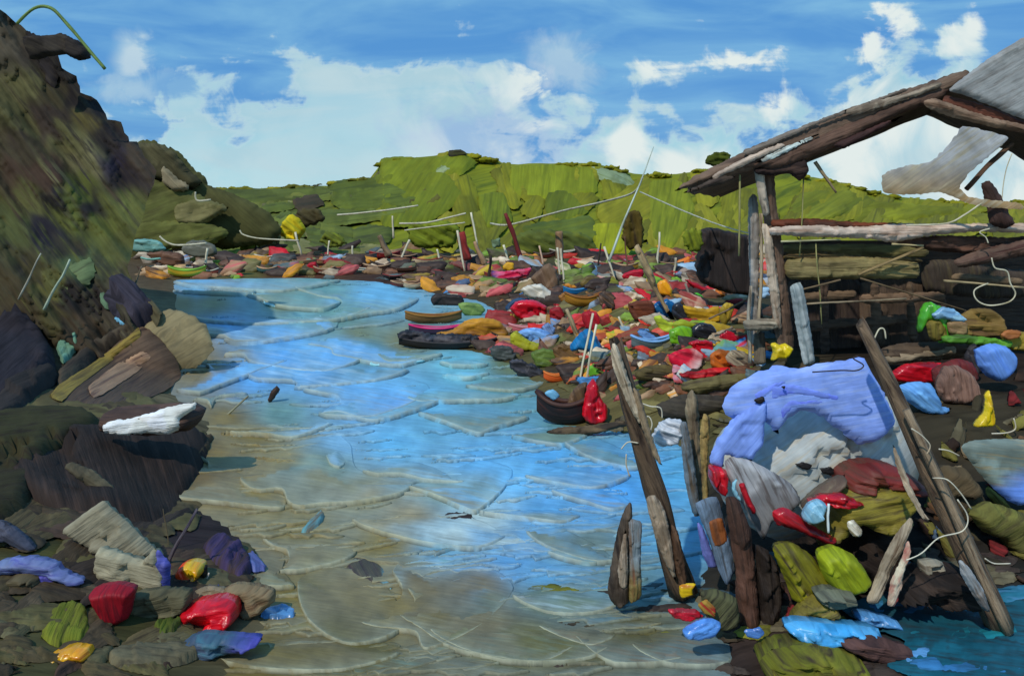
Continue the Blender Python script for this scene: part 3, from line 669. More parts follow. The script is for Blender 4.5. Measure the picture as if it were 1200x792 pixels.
def boat(name, label, cx, by, Lp, hp, yaw, hull, rim, inside_, beam=.34, roll=0., group=None, d=None, cat='boat', thw=2, hull2=None, small=False, flip=False):
    if d is None: d = gd(cx, by)
    L = Lp * d / F / max(.35, math.cos(math.radians(yaw))); h = hp * d / F; B = L * beam * .5
    base = P(cx, by, d); root = empty(name, base, label, cat, group)
    ns = 9 if small else 17; na = 7 if small else 11
    cy, sy = math.cos(math.radians(yaw)), math.sin(math.radians(yaw)); cr_, sr_ = math.cos(math.radians(roll)), math.sin(math.radians(roll))
    def tr(p):
        x, y, z = p
        if flip: z = h * 1.15 - z
        y, z = y * cr_ - z * sr_, y * sr_ + z * cr_
        return np.array([x * cy - y * sy, x * sy + y * cy, z]) + base
    def shell(k, zlow):
        V = []
        for i in range(ns):
            s = -1 + 2 * i / (ns - 1); b = B * (max(.0, 1 - abs(s) ** 2.3)) ** .75 * k + .02 * B
            zt = h * (.72 + .38 * s * s); zb = zlow + h * .42 * abs(s) ** 3
            for j in range(na):
                th = math.pi * j / (na - 1); y = -b * math.cos(th); z = zt - (zt - zb) * math.sin(th) ** .72
                V.append(tr((s * L / 2 * (1 + .0 * z), y, z)))
        return V
    f = [(i * na + j, i * na + j + 1, (i + 1) * na + j + 1, (i + 1) * na + j) for i in range(ns - 1) for j in range(na - 1)]
    uvf = lambda: np.array([(i * Lp / ns * 1.0 + cx, j * hp / na * 2 + by) for i in range(ns) for j in range(na)])
    mb = MB(); mb.add(shell(1, 0), f, alb(hull), alb(hull2 or tuple(x * .6 for x in hull)), uvf()); mb.build('hull', 'paint', root)
    mb = MB(); mb.add(shell(.88, h * .14), [tuple(reversed(q)) for q in f], alb(inside_), alb(tuple(x * .55 for x in inside_)), uvf() + 40); mb.build('inside', 'wood', root)
    mb = MB()
    for side in (0, na - 1):
        S = shell(.96, 0); tube(mb, [S[i * na + side] for i in range(ns)], max(.018, h * .09), rim, tuple(x * .7 for x in rim), 6, .1, px=d / F)
    mb.build('gunwale', 'paint', root)
    if not flip:
        for q in range(thw):
            s = (-.35, .3, 0)[q]; b = B * (1 - abs(s) ** 2.3) ** .75 * .93; z = h * .58; w = L * .03
            V = [tr((s * L / 2 + a * w, bb * b, z + c * h * .06)) for a in (-1, 1) for bb in (-1, 1) for c in (-1, 1)]
            mb = MB(); mb.add(V, [(0, 1, 3, 2), (4, 6, 7, 5), (0, 4, 5, 1), (2, 3, 7, 6), (0, 2, 6, 4), (1, 5, 7, 3)], alb((130, 106, 76)), alb((80, 62, 44)), np.array([(i * 6, j) for i in range(2) for j in range(4)]) * 1.)
            mb.build('thwart', 'wood', root, smooth=False)
    return root

RED, RED2 = (206, 20, 34), (128, 14, 26); OCH, OCH2 = (190, 132, 30), (132, 84, 34); LBL, LBL2 = (126, 172, 226), (84, 124, 176)
BRN, BRN2 = (104, 76, 52), (58, 42, 32); OLV, OLV2 = (124, 118, 44), (78, 72, 38); BLK, BLK2 = (30, 26, 24), (58, 46, 38)
CRM, CRM2 = (206, 196, 170), (126, 104, 78); YEL, YEL2 = (236, 196, 26), (190, 140, 24); GRN, GRN2 = (120, 182, 40), (74, 116, 40)
TAR, TAR2 = (130, 158, 228), (152, 174, 230)

# ---- the ruined shelter on the right bank
HB = P(905, 430, 16.2)
hut = empty('shelter', HB, 'ramshackle open timber shelter with sagging thatched roof on the right bank', 'shelter')
AX = np.array([.36, 1., 0.]); AX /= np.linalg.norm(AX)
def slab3(mb, quad, thick, c1, c2, n=14, m=8, amp=.04, px=.016, rnd=RND):
    """a panel through four corners, uneven, with thickness along its own normal"""
    q = [np.array(x, float) for x in quad]; N = np.cross(q[1] - q[0], q[3] - q[0]); N /= np.linalg.norm(N); sd = rnd.uniform(0, 99)
    V, U = [], []
    for s in (0, 1):
        for i in range(n + 1):
            for j in range(m + 1):
                a, b = i / n, j / m
                p = (q[0] * (1 - a) + q[1] * a) * (1 - b) + (q[3] * (1 - a) + q[2] * a) * b
                p = p + N * (thick * (s - .5) + amp * noise.noise((a * 5 + sd, b * 5, s * 3)))
                V.append(p); U.append((a * np.linalg.norm(q[1] - q[0]) / px, b * np.linalg.norm(q[3] - q[0]) / px))
    st = (n + 1) * (m + 1); ix = lambda s, i, j: s * st + i * (m + 1) + j
    f = []
    for i in range(n):
        for j in range(m): f += [(ix(1, i, j), ix(1, i + 1, j), ix(1, i + 1, j + 1), ix(1, i, j + 1)), (ix(0, i, j + 1), ix(0, i + 1, j + 1), ix(0, i + 1, j), ix(0, i, j))]
    for i in range(n): f += [(ix(0, i, 0), ix(0, i + 1, 0), ix(1, i + 1, 0), ix(1, i, 0)), (ix(1, i, m), ix(1, i + 1, m), ix(0, i + 1, m), ix(0, i, m))]
    for j in range(m): f += [(ix(1, 0, j), ix(1, 0, j + 1), ix(0, 0, j + 1), ix(0, 0, j)), (ix(0, n, j), ix(0, n, j + 1), ix(1, n, j + 1), ix(1, n, j))]
    mb.add(V, f, alb(c1), alb(c2), U)
def part_blob(parent, name, outline, d, th, c1, c2, ang=0, mat='wood', label=None, **kw):
    mb = MB(); blob(mb, outline, d, th, c1, c2, ang, **kw); o = mb.build(name, mat, parent)
    if label: o['label'] = label
    return o
def part_pole(parent, name, a, b, wa, wb, d, c1, c2, db=None, mat='wood', bend=.02, label=None, rough=.14, rag=0., k=10):
    mb = MB(); A, B = P(*a, d), P(*b, db or d); tube(mb, lerp_path(A, B, k, bend), np.linspace(wa, wb, k + 1) * .5 * d / F, c1, c2, 9, rough, px=d / F, ragged_end=rag * wa * d / F)
    o = mb.build(name, mat, parent)
    if label: o['label'] = label
    return o
A0, A1, A2 = P(806, 221, 15.4), P(1118, 97, 15.4), P(1290, 176, 15.4)
roof = MB(); slab3(roof, [A0, A1, A1 + AX * 4.6, A0 + AX * 4.6], .16, (112, 92, 74), (66, 52, 42), 24, 10, .07)
slab3(roof, [A1, A2, A2 + AX * 4.6, A1 + AX * 4.6], .16, (112, 92, 74), (66, 52, 42), 16, 10, .07)
roof = roof.build('roof', 'wood', hut)
rr = random.Random(17)
vb = MB()
for pl, c1, c2, dd, th, an in [("790,224 815,206 872,178 950,146 1000,126 1080,99 1132,82 1136,96 1112,110 1055,128 1000,156 940,184 900,196 860,204 820,216", (124, 100, 80), (78, 60, 48), 15.3, .18, -22), ("850,200 915,176 1000,142 1080,110 1112,104 1100,118 1055,134 1018,152 990,168 955,182 915,197 880,196", (92, 68, 54), (58, 42, 34), 15.2, .16, -22),
                               ("836,205 875,184 915,168 920,172 890,186 850,204 838,212", (186, 166, 146), (120, 96, 78), 15.12, .08, -24), ("872,176 950,144 1010,122 1060,104 1062,108 1000,130 940,154 880,182", (130, 118, 106), (78, 62, 50), 15.14, .07, -22), ("990,128 1060,110 1100,96 1102,102 1040,124 1000,136", (152, 136, 116), (88, 68, 52), 15.1, .06, -20),
                               ("800,226 840,208 862,206 850,214 815,224", (48, 38, 32), (92, 76, 62), 15.12, .1, -20), ("884,198 940,186 948,200 938,212 925,204 905,206 888,204", (46, 32, 28), (72, 52, 42), 15.25, .1, -10), ("978,168 1040,142 1060,136 1020,158 990,174", (74, 46, 42), (48, 32, 28), 15.1, .1, -26),
                               ("884,192 890,188 908,178 950,160 960,158 930,174 900,188", (196, 208, 200), (120, 108, 92), 15.08, .04, -24)]:
    blob(vb, pl, dd, th, c1, c2, an, jit=1.3, flat=.5, ridge=.35, rnd=rr, res=2.6, freq=1.2)
vb.build('thatch_edge', 'wood', hut)['label'] = 'ragged brown thatch along the gable edge'
part_blob(hut, 'ridge_sheet', "1111,106 1130,90 1160,68 1196,46 1216,40 1222,146 1196,139 1160,124 1130,112", 15.0, .07, (150, 150, 146), (122, 118, 112), -30, 'paint', 'grey weathered metal sheet over the ridge', jit=.8, flat=.06, ridge=.08, facet=.3, cell=30, res=4)
part_blob(hut, 'rafter', "1082,118 1098,116 1130,128 1170,140 1202,146 1240,156 1240,166 1196,156 1150,146 1110,136 1086,126", 15.0, .14, (150, 122, 98), (98, 72, 54), 16, jit=1., flat=.8, ridge=.2, res=2.4)
part_blob(hut, 'rafter', "1108,112 1150,122 1200,142 1240,152 1240,158 1190,150 1140,136 1106,124", 15.15, .1, (104, 60, 44), (66, 40, 32), 16, jit=1., flat=.8, ridge=.2, res=2.4)
part_pole(hut, 'rafter', (1132, 222), (1186, 168), 5, 6, 15.5, (96, 70, 50), (60, 44, 34), bend=.05)
part_pole(hut, 'rafter', (955, 190), (980, 226), 5, 2.5, 15.4, (150, 130, 96), (92, 76, 54))
# posts
part_blob(hut, 'post', "890,196 906,196 910,240 916,280 922,330 928,380 930,408 914,410 906,380 900,330 896,285 894,240", 15.6, .13, (116, 92, 74), (78, 60, 48), 84, jit=1., flat=.9, ridge=.25, res=2.2, label='thick dark brown corner post')
part_blob(hut, 'post', "893,262 903,268 908,300 913,340 916,385 908,380 900,330 896,290", 15.42, .08, (190, 170, 146), (134, 110, 88), 84, jit=1., flat=.9, ridge=.2, res=2)  # pale strip paints the lit left face of the corner post
part_blob(hut, 'post', "884,198 894,196 898,225 902,250 894,252 888,226", 15.4, .09, (176, 162, 142), (84, 66, 52), 80, jit=.8, flat=.8, res=2)
part_blob(hut, 'post', "877,236 883,228 888,232 890,270 889,340 888,400 880,402 879,340 877,290", 15.9, .1, (156, 148, 138), (96, 82, 70), 88, jit=1., flat=.8, res=2, label='grey split post beside the corner post')
part_pole(hut, 'post', (888, 420), (892, 250), 4.5, 3.5, 15.8, (176, 160, 132), (96, 78, 58))
part_blob(hut, 'post', "926,336 938,331 944,350 950,385 955,424 942,427 936,400 930,365", 15.3, .12, (170, 176, 172), (110, 124, 124), 80, jit=.8, flat=.7, ridge=.2, res=2.2, label='short pale grey post with bluish paint')
part_pole(hut, 'post', (879, 425), (880, 335), 5, 3.6, 15.7, (176, 166, 146), (90, 76, 60), bend=.05)
part_blob(hut, 'bracket', "871,376 890,373 910,374 912,384 895,388 874,387", 15.5, .12, (158, 146, 124), (104, 92, 76), 0, jit=.8, flat=.8, res=2)
part_blob(hut, 'post', "884,392 896,390 897,424 884,426", 15.8, .12, (104, 92, 74), (66, 54, 44), 88, jit=.8, flat=.8, res=2)
# beams and rails
for pl, c1, c2, d, an, lb in [("904,266 960,264 1000,266 1060,262 1130,262 1240,262 1240,274 1150,272 1092,276 1048,284 1020,280 960,278 904,275", (210, 190, 170), (160, 130, 108), 15.3, 0, 'long pale pinkish beam across the front'), ("905,258 950,256 1000,260 1060,262 1000,268 940,268 906,266", (112, 58, 36), (74, 46, 34), 15.45, 2, 'red-brown rail above the pale beam'), ("1040,282 1100,276 1180,278 1240,276 1240,294 1150,298 1090,294", (96, 66, 50), (60, 44, 36), 15.5, 2, None),
                              ("922,304 985,301 1030,302 1075,308 1074,326 1000,327 925,327", (134, 120, 76), (94, 80, 50), 15.5, 0, 'rough olive board panel under the beam'), ("922,296 960,294 1010,300 1075,302 1075,308 922,304", (108, 88, 50), (70, 56, 38), 15.6, 1, None), ("1118,305 1150,292 1200,281 1240,276 1240,290 1170,306 1125,314", (104, 82, 68), (76, 48, 40), 15.2, -14, 'slanting dark plank with broken end')]:
    part_blob(hut, 'beam', pl, d, .13, c1, c2, an, label=lb, jit=1.2, flat=.7, ridge=.25, res=2.6)
part_blob(hut, 'prop', "1150,216 1160,212 1172,228 1188,262 1176,268 1160,262 1156,240", 15.0, .14, (74, 52, 44), (50, 36, 32), 65, label='dark stub post leaning left above the rail', jit=1., flat=.8, res=2.4)
for a, b, w, cs in [((1006, 322), (1082, 290), 4, (150, 126, 84)), ((945, 356), (1062, 350), 2.6, (150, 132, 104)), ((1106, 329), (1200, 337), 3, (176, 156, 116)), ((1008, 326), (1132, 364), 2.2, (118, 98, 70)), ((930, 342), (985, 328), 2.6, (130, 108, 80)), ((915, 283), (985, 281), 2.2, (190, 184, 140)), ((1045, 286), (1082, 288), 2.6, (196, 178, 130)), ((1040, 308), (1074, 311), 2.4, (150, 128, 84))]:
    part_pole(hut, 'batten', a, b, w, w * .8, 15.25, cs, tuple(x * .6 for x in cs), k=6)
for a, b, w in [((866, 300), (867, 205), 2.4), ((937, 300), (942, 200), 1.6), ((963, 380), (956, 285), 1.5)]:
    part_pole(hut, 'hanging_strip', a, b, w, w, 15.3, (150, 144, 90), (92, 84, 54), k=6)
# inner walls
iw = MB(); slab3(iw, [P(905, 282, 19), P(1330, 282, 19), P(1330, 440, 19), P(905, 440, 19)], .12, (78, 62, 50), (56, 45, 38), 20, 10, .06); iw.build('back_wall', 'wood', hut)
part_blob(hut, 'wall_board', "1010,332 1100,330 1110,395 1040,410 1012,400", 17.5, .1, (92, 74, 58), (66, 54, 45), 88, jit=1.2, flat=.2, ridge=.3, res=4)
part_blob(hut, 'wall_board', "925,330 1008,330 1008,410 930,424", 17.6, .1, (62, 50, 44), (78, 64, 52), 88, jit=1.2, flat=.2, ridge=.3, res=4)
part_blob(hut, 'wall_board', "920,286 1080,288 1078,302 920,296", 17, .08, (112, 104, 62), (88, 78, 52), 0, jit=1.2, flat=.3, ridge=.3, res=4)
part_blob(hut, 'wall_board', "1080,308 1112,304 1150,310 1190,316 1230,316 1230,345 1160,350 1085,340", 17.2, .1, (64, 54, 48), (84, 74, 54), 80, jit=1.2, flat=.3, ridge=.3, res=4)
part_blob(hut, 'floor_plank', "1030,410 1060,402 1130,400 1150,412 1120,420 1040,426", 15, .2, (98, 80, 60), (62, 48, 38), 0, jit=1.2, flat=.5, ridge=.35, res=2.6)
part_blob(hut, 'floor_plank', "1038,418 1080,411 1118,406 1118,415 1080,420 1044,427", 14.8, .1, (156, 138, 110), (104, 86, 66), -6, jit=.8, flat=.7, ridge=.35, res=2.2)
lump('plastic_sheet', 'torn cream and tan plastic sheet hanging from the gable rafter of the shelter', 'sheet', "1036,226 1034,206 1048,198 1066,194 1090,190 1106,176 1122,156 1128,148 1150,152 1182,162 1160,182 1134,205 1124,221 1140,232 1196,238 1196,246 1140,240 1104,226 1070,228", (236, 238, 232), (206, 196, 170), -35, d=14.8, th=.02, jit=1.2, flat=.2, ridge=.4, mat='film', grad=((198, 170, 124), (226, 214, 186), 90, .4, .8), res=2.6)
for ol, c in [("930,345 1000,340 1000,350 930,356", (116, 94, 72)), ("1012,345 1100,342 1104,352 1014,356", (122, 98, 76)), ("1015,372 1060,368 1062,378 1016,384", (104, 84, 66)), ("935,378 1002,372 1002,382 936,390", (98, 78, 62)), ("1120,320 1195,326 1195,334 1120,330", (120, 100, 76)), ("1020,335 1030,335 1034,400 1022,400", (110, 88, 68)), ("1062,336 1070,336 1074,396 1064,396", (104, 84, 64)), ("960,335 970,334 972,412 962,414", (96, 76, 62))]:
    part_blob(hut, 'wall_slat', ol, 16.9, .05, c, tuple(x * .7 for x in c), 0, jit=1.2, flat=.5, res=2.4)
cord('rope', 'pale rope sagging along the beam from the dark stub post', 'rope', [(1153, 236, 14.8), (1130, 252, 14.8), (1108, 262, 14.8), (1062, 264, 15)], 2)
cord('rope', 'loop of pale cord coiled below the slanting plank', 'rope', [(1162, 302, 14.6), (1166, 314, 14.6), (1180, 318, 14.6), (1184, 332, 14.6), (1190, 344, 14.6), (1182, 354, 14.6), (1160, 358, 14.6), (1145, 352, 14.6), (1142, 340, 14.6), (1158, 332, 14.6)], 1.8)
cord('rope', 'short pale hook of cord hanging over the pale beam', 'rope', [(1158, 285, 14.9), (1155, 278, 14.9), (1148, 272, 14.9), (1160, 268, 14.9)], 1.6)
cord('rope', 'thin pale cords dangling at the right end of the roof', 'rope', [(1174, 236, 15), (1176, 215, 15), (1180, 196, 15), (1186, 180, 15)], 1.3)
cord('rope', 'white hooked wire on the dark floor beside the leaning post', 'wire', [(1024, 398, 14.6), (1030, 386, 14.6), (1036, 386, 14.6), (1038, 397, 14.6)], 2)

# ---- heap of gear on the shelter floor
for a in [('plastic_bag', 'bright green plastic strips hanging from the shelf under the shelter', 'bag', "1076,372 1082,356 1090,354 1104,360 1110,368 1112,398 1100,402 1096,380 1086,376 1080,388 1075,390", (84, 176, 40), (60, 120, 40), 80, 14.6, 'gloss'), ('basket', 'olive wicker basket between the green strips and the brown crate', 'basket', "1086,378 1098,374 1108,384 1110,396 1096,400 1088,394", (128, 112, 46), (86, 74, 38), 85, 14.5, 'wood'),
          ('basin', 'pale blue upturned plastic basin on top of the shelter heap', 'basin', "1092,368 1104,360 1118,362 1132,374 1128,378 1108,374 1096,374", (150, 190, 206), (100, 146, 186), 10, 14.4, 'gloss'), ('crate', 'mottled brown and olive crate at the right of the pale blue basin', 'crate', "1112,378 1138,362 1160,362 1174,372 1176,392 1150,396 1120,394 1110,388", (128, 102, 50), (92, 66, 44), 5, 14.6, 'wood'),
          ('sack', 'beige sack below the pale blue basin', 'sack', "1110,378 1124,375 1134,380 1132,392 1114,392", (164, 132, 90), (120, 90, 60), 10, 14.4, 'paint'), ('sack', 'mustard sack at the right edge beyond the brown crate', 'sack', "1172,394 1190,388 1215,392 1215,410 1184,410", (156, 134, 46), (108, 90, 40), 0, 14.4, 'paint'), ('netting', 'green scrap of netting below the brown crate', 'net', "1104,394 1126,392 1162,396 1186,400 1180,408 1140,404 1108,402", (92, 150, 44), (66, 92, 40), 4, 14.3, 'paint'),
          ('sack', 'orange-brown bundle at the foot of the mustard sack', 'sack', "1172,392 1182,386 1196,388 1194,396 1178,398", (174, 104, 50), (120, 76, 44), 4, 14.2, 'paint'), ('tyre', 'black tyre leaning left of the upper blue bag', 'tyre', "1134,408 1142,402 1148,416 1146,440 1134,434 1130,420", (34, 30, 34), (60, 54, 52), 70, 14.0, 'paint'),
          ('plastic_bag', 'cornflower blue bag high on the right bank under the brown crate', 'bag', "1143,410 1160,402 1178,406 1190,418 1188,432 1172,447 1156,441 1146,428", (110, 154, 224), (92, 134, 210), 60, 13.2, 'paint'), ('cloth', 'red tarpaulin bundle tucked beneath the shelter floor planks', 'tarpaulin', "1044,438 1056,428 1078,424 1102,425 1112,428 1104,446 1084,449 1064,448 1048,446", RED, RED2, 10, 13.6, 'gloss'),
          ('cloth', 'dark maroon cloth hanging right of the red tarpaulin bundle', 'cloth', "1094,432 1120,420 1140,426 1146,445 1120,452 1102,462 1094,446", (112, 36, 34), (90, 64, 54), 80, 13.4, 'paint'), ('plank', 'pinkish brown broken boards standing behind the light blue tarpaulin', 'boards', "1096,452 1106,430 1122,428 1140,440 1146,464 1128,474 1106,470", (146, 112, 94), (92, 64, 52), 82, 13.0, 'wood'),
          ('tarpaulin', 'light blue tarpaulin scrap beside the long leaning post', 'tarpaulin', "1053,452 1072,447 1090,449 1096,458 1104,476 1115,478 1104,486 1086,484 1074,478 1060,468", (116, 172, 220), (88, 140, 196), 40, 12.2, 'paint')]:
    lump(a[0], a[1], a[2], a[3], a[4], a[5], a[6], d=a[7], mat=a[8], jit=1., ridge=.22)
lump('bottle', 'bright yellow plastic bottle standing on the dark bank', 'bottle', "1154,462 1159,457 1162,470 1166,490 1164,499 1142,500 1142,495 1152,484 1154,474", YEL, (204, 160, 20), 80, d=10.6, mat='gloss', jit=.6)
lump('sack', 'grey and blue plastic sack slumped at the right edge', 'sack', "1126,524 1140,516 1180,514 1215,520 1215,584 1196,592 1180,586 1160,568 1140,545", (120, 138, 132), (140, 132, 104), 5, d=9.9, th=.1, mat='cloth', jit=1., ridge=.1, grad=((100, 140, 218), (116, 150, 222), 62, .5, .72))
lump('rock', 'brown angular rock left of the grey and blue sack', 'rock', "1090,560 1106,545 1130,548 1150,575 1158,600 1130,612 1104,600", (92, 78, 56), (66, 56, 42), -40, d=9.9, th=.16, mat='matte', jit=1.6, ridge=.2, facet=.7, sharp=.9)
lump('rock', 'olive pointed rock below the grey and blue sack', 'rock', "1134,600 1160,588 1196,600 1225,610 1225,640 1185,648 1170,630 1150,622", (108, 106, 52), (80, 74, 44), -30, d=9.7, th=.16, mat='matte', jit=1.6, ridge=.2, facet=.7, sharp=.9)
# ---- covered boat and the clutter around it
HL = lump('boat', 'big grey upturned boat hull under the sagging blue tarpaulin', 'boat', "832,556 838,520 862,490 900,470 960,450 1020,455 1062,480 1078,520 1070,560 1052,600 1010,620 960,628 905,630 880,618 850,590", (164, 178, 182), (178, 170, 150), 145, d=9.75, th=.6, mat='cloth', jit=1.2, flat=.9, ridge=.05, freq=.6, facet=.12, cell=60, grad=((150, 134, 108), (168, 172, 168), 40, .5, .9))
TP = lump('tarpaulin', 'large cornflower blue tarpaulin draped over the grey upturned boat', 'tarpaulin', "846,475 858,452 880,440 910,428 935,432 955,426 990,422 1012,420 1024,440 1036,462 1048,492 1040,508 1024,518 1004,520 986,506 972,496 960,486 938,482 920,492 912,508 906,505 898,495 880,500 862,492 850,485", TAR, TAR2, 170, d=9.05, th=.09, mat='cloth', jit=2., flat=.15, ridge=.06, freq=.8, facet=.2, cell=60, cvar=.25)
for ol, c, an in [("905,452 930,450 960,458 985,464 978,470 950,464 925,462 905,468", (104, 124, 222), 8), ("915,478 925,470 955,468 975,472 955,474 930,478 916,492", (98, 110, 214), -10), ("884,462 905,450 925,446 905,458 890,470", (98, 116, 218), -35)]:
    part_blob(TP, 'fold', ol, 8.96, .012, c, TAR, an, 'cloth', jit=1.2)
part_blob(TP, 'tear', "884,468 894,464 896,470 888,474", 8.92, .02, BLK, BLK2, 0, 'paint', jit=1.2); part_blob(TP, 'tear', "915,453 920,452 919,456", 8.9, .02, BLK, BLK2, 0, 'paint')
for ol in ["932,544 940,541 951,544 950,550 940,549", "960,549 972,547 984,554 978,557 966,555"]:
    part_blob(HL, 'hole', ol, 9.13, .02, (18, 16, 16), BLK, 0, 'paint', jit=1.2)
lump('tarpaulin', 'blue flap of tarpaulin hanging over the bow of the upturned boat', 'tarpaulin', "831,540 840,515 862,488 884,472 898,470 896,500 894,520 880,540 872,535 860,538 850,532 846,548", TAR, (112, 140, 212), 130, d=8.98, th=.08, mat='cloth', jit=1.8, flat=.2, ridge=.08, facet=.2, cvar=.3)
lump('planking', 'grey streaked planking at the bow below the blue flap', 'planks', "850,540 862,534 880,540 905,552 930,570 938,588 925,600 905,612 895,632 880,610 862,575 852,560", (176, 178, 178), (92, 84, 80), 62, d=8.95, th=.1, mat='cloth', jit=1.6, flat=.2, ridge=.3)
lump('cloth', 'bright red rag showing under the blue flap at the bow', 'rag', "831,548 838,545 850,550 852,562 848,580 836,572 831,560", RED, (150, 16, 28), 80, d=8.95, th=.12, mat='gloss', jit=1.)
lump('rope', 'curled red ribbon on the grey planking', 'rag', "866,568 872,566 880,585 886,598 882,602 872,586", (190, 24, 36), RED2, 65, d=8.7, th=.05, jit=.6)
lump('rope', 'light blue curled strip beside the red ribbon on the planking', 'rag', "858,566 864,560 862,572 868,584 866,588 858,576", (140, 190, 200), (90, 140, 160), 70, d=8.68, th=.04, jit=.6)
lump('canopy', 'dark red arched cover over the olive bundle right of the boat', 'cover', "980,566 995,548 1020,541 1048,546 1070,558 1080,570 1060,572 1030,566 1000,570", (116, 40, 34), (84, 56, 40), 8, d=8.9, th=.3, jit=1.2, ridge=.25)
lump('net_bundle', 'olive and ochre bundled net under the dark red arched cover', 'net', "976,575 1000,566 1030,564 1068,572 1072,590 1052,612 1030,620 1000,610 985,622 960,640 955,620 972,600", (126, 114, 40), (82, 70, 34), 172, d=8.75, th=.3, jit=1.4, ridge=.35)
lump('net_bundle', 'brown net roll curving above the olive bundle', 'net', "938,592 955,575 975,562 990,556 988,566 975,580 960,592 945,598", (70, 50, 42), (110, 96, 76), 140, d=8.7, th=.14, jit=1.2, ridge=.3)
lump('cloth', 'crumpled red cloth between grey hull and olive bundle', 'cloth', "946,588 962,580 985,578 1000,584 1012,590 990,594 970,592 955,596", RED, RED2, 5, d=8.5, th=.1, mat='gloss', jit=1.3, ridge=.3)
lump('cloth', 'second red cloth strip coiled low on the hull beside the blue cup', 'cloth', "905,600 918,594 934,602 945,612 960,620 982,632 970,638 950,628 930,620 910,614", (176, 24, 34), (96, 20, 26), 30, d=8.5, th=.08, mat='gloss', jit=1.3, ridge=.3)
lump('cup', 'pale blue plastic cup lying against the red cloth', 'cup', "940,604 948,590 960,585 967,590 964,604 952,612 942,610", (150, 196, 212), (104, 156, 180), 60, d=8.35, th=.1, mat='gloss', jit=.5)
pole('stick', 'short white stick standing right of the pale blue cup', 'stick', (971, 624), (971, 590), 3.2, 2.8, (214, 226, 224), (170, 180, 180), da=8.3, sink=0, mat='paint')
lump('float', 'small cream float on the olive bundle', 'float', "993,612 1000,609 1010,620 1009,628 1000,628 994,620", (224, 216, 196), (160, 140, 110), 40, d=8.3, mat='paint', jit=.4)
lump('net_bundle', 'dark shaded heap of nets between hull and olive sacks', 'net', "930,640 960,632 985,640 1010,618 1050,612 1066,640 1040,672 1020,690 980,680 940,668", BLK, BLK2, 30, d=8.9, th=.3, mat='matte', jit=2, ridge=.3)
lump('sack', 'yellow-olive tarpaulin sack with dark streaks left of the bright one', 'sack', "905,640 930,636 950,650 964,668 978,690 952,694 930,705 920,680", (134, 128, 24), (64, 54, 30), 55, d=8.25, th=.16, jit=1.2, ridge=.3)
lump('sack', 'bright lime-olive sack below the red cloth strip', 'sack', "958,648 976,640 1000,650 1018,676 1008,690 985,694 970,684 960,665", (150, 160, 24), (110, 122, 26), 55, d=8.15, th=.16, jit=1.2, ridge=.2)
lump('mat', 'dull olive mat below the two sacks', 'mat', "925,728 940,708 955,698 975,704 985,725 955,730", (120, 108, 44), (66, 54, 32), -30, d=8.05, th=.14, jit=1.4, ridge=.35)
lump('rock', 'flat grey-green stone below the bright sack', 'rock', "955,694 972,690 998,694 1000,706 975,710 958,702", (110, 112, 92), (78, 80, 70), 5, d=7.95, th=.16, mat='matte', jit=.8)
lump('canoe', 'small sky blue canoe lying in the bottom right mud', 'canoe', "918,732 935,727 970,730 1010,733 1034,737 1010,745 970,751 935,747", (58, 146, 200), (96, 176, 222), 3, d=7.75, th=.16, mat='gloss', jit=.7, ridge=.2)
lump('canoe', 'narrow blue plank boat right of the sky blue canoe', 'canoe', "1000,718 1015,716 1050,726 1052,732 1020,730 1004,726", (92, 152, 204), (60, 110, 160), 8, d=8.1, th=.1, mat='gloss', jit=.7)
lump('plastic_bag', 'blue plastic bag at the foot of the tall front post', 'bag', "800,738 815,728 832,724 845,730 838,744 820,749 804,747", (90, 146, 216), (64, 110, 180), -20, d=7.8, mat='gloss', jit=.8)
lump('plastic_bag', 'small blue scrap in the mud below the dark stump post', 'bag', "872,738 882,736 890,734 896,742 888,748 876,746", (90, 140, 210), (60, 96, 160), 10, d=7.75, mat='gloss', jit=.8)
lump('cloth', 'crimson rag in the mud beside the tall front post', 'rag', "782,714 800,712 815,714 824,722 808,727 790,724", (190, 18, 40), (120, 40, 40), 5, d=8.05, mat='gloss', jit=.9)
lump('float', 'yellow float stuck at the base of the tall front post', 'float', "796,686 808,683 816,684 811,690 812,697 798,700", (244, 186, 22), (200, 120, 20), 0, d=8.5, mat='gloss', jit=.6)
lump('rock', 'olive and dark stone between the tall front post and dark stump', 'rock', "820,695 838,690 862,700 866,730 846,738 830,722", (86, 86, 58), (52, 50, 40), -50, d=8.15, mat='matte', jit=1.2)
lump('rock', 'small yellow-green stone with a red spot by the crimson rag', 'rock', "818,708 828,702 838,712 838,722 824,718", (134, 130, 50), (150, 40, 36), 40, d=8.0, mat='matte', jit=.8)
lump('box', 'small pale grey box beneath the long leaning post', 'box', "1077,658 1092,655 1104,658 1105,668 1092,672 1079,670", (156, 150, 130), (110, 100, 84), 0, d=8.35, th=.09, jit=.4, flat=.4)
lump('buoy', 'dull red buoy in the shade beside the pale grey box', 'buoy', "1100,682 1106,676 1112,678 1113,688 1106,693 1100,690", (92, 40, 40), (70, 40, 36), 0, d=8.2, jit=.4)
lump('mud_mound', 'dark mud lump behind the sky blue canoe', 'rock', "1040,690 1080,670 1130,668 1150,690 1130,702 1080,705 1050,702", (38, 34, 32), (70, 58, 50), 5, d=8.3, th=.3, mat='matte', jit=1.6)
lump('mud_mound', 'brown olive mound at the bottom edge below the sky blue canoe', 'mound', "890,775 905,760 950,755 1000,766 1015,784 960,792 900,792", (116, 116, 40), (60, 46, 40), 4, d=7.55, th=.3, mat='matte', jit=1.5, ridge=.3)
lump('rock', 'purple-brown mud slab right of the bottom olive mound', 'mud slab', "980,752 1020,744 1060,756 1080,770 1050,778 1010,768", (92, 66, 60), (58, 44, 44), 8, d=7.6, th=.12, mat='matte', jit=1.2)

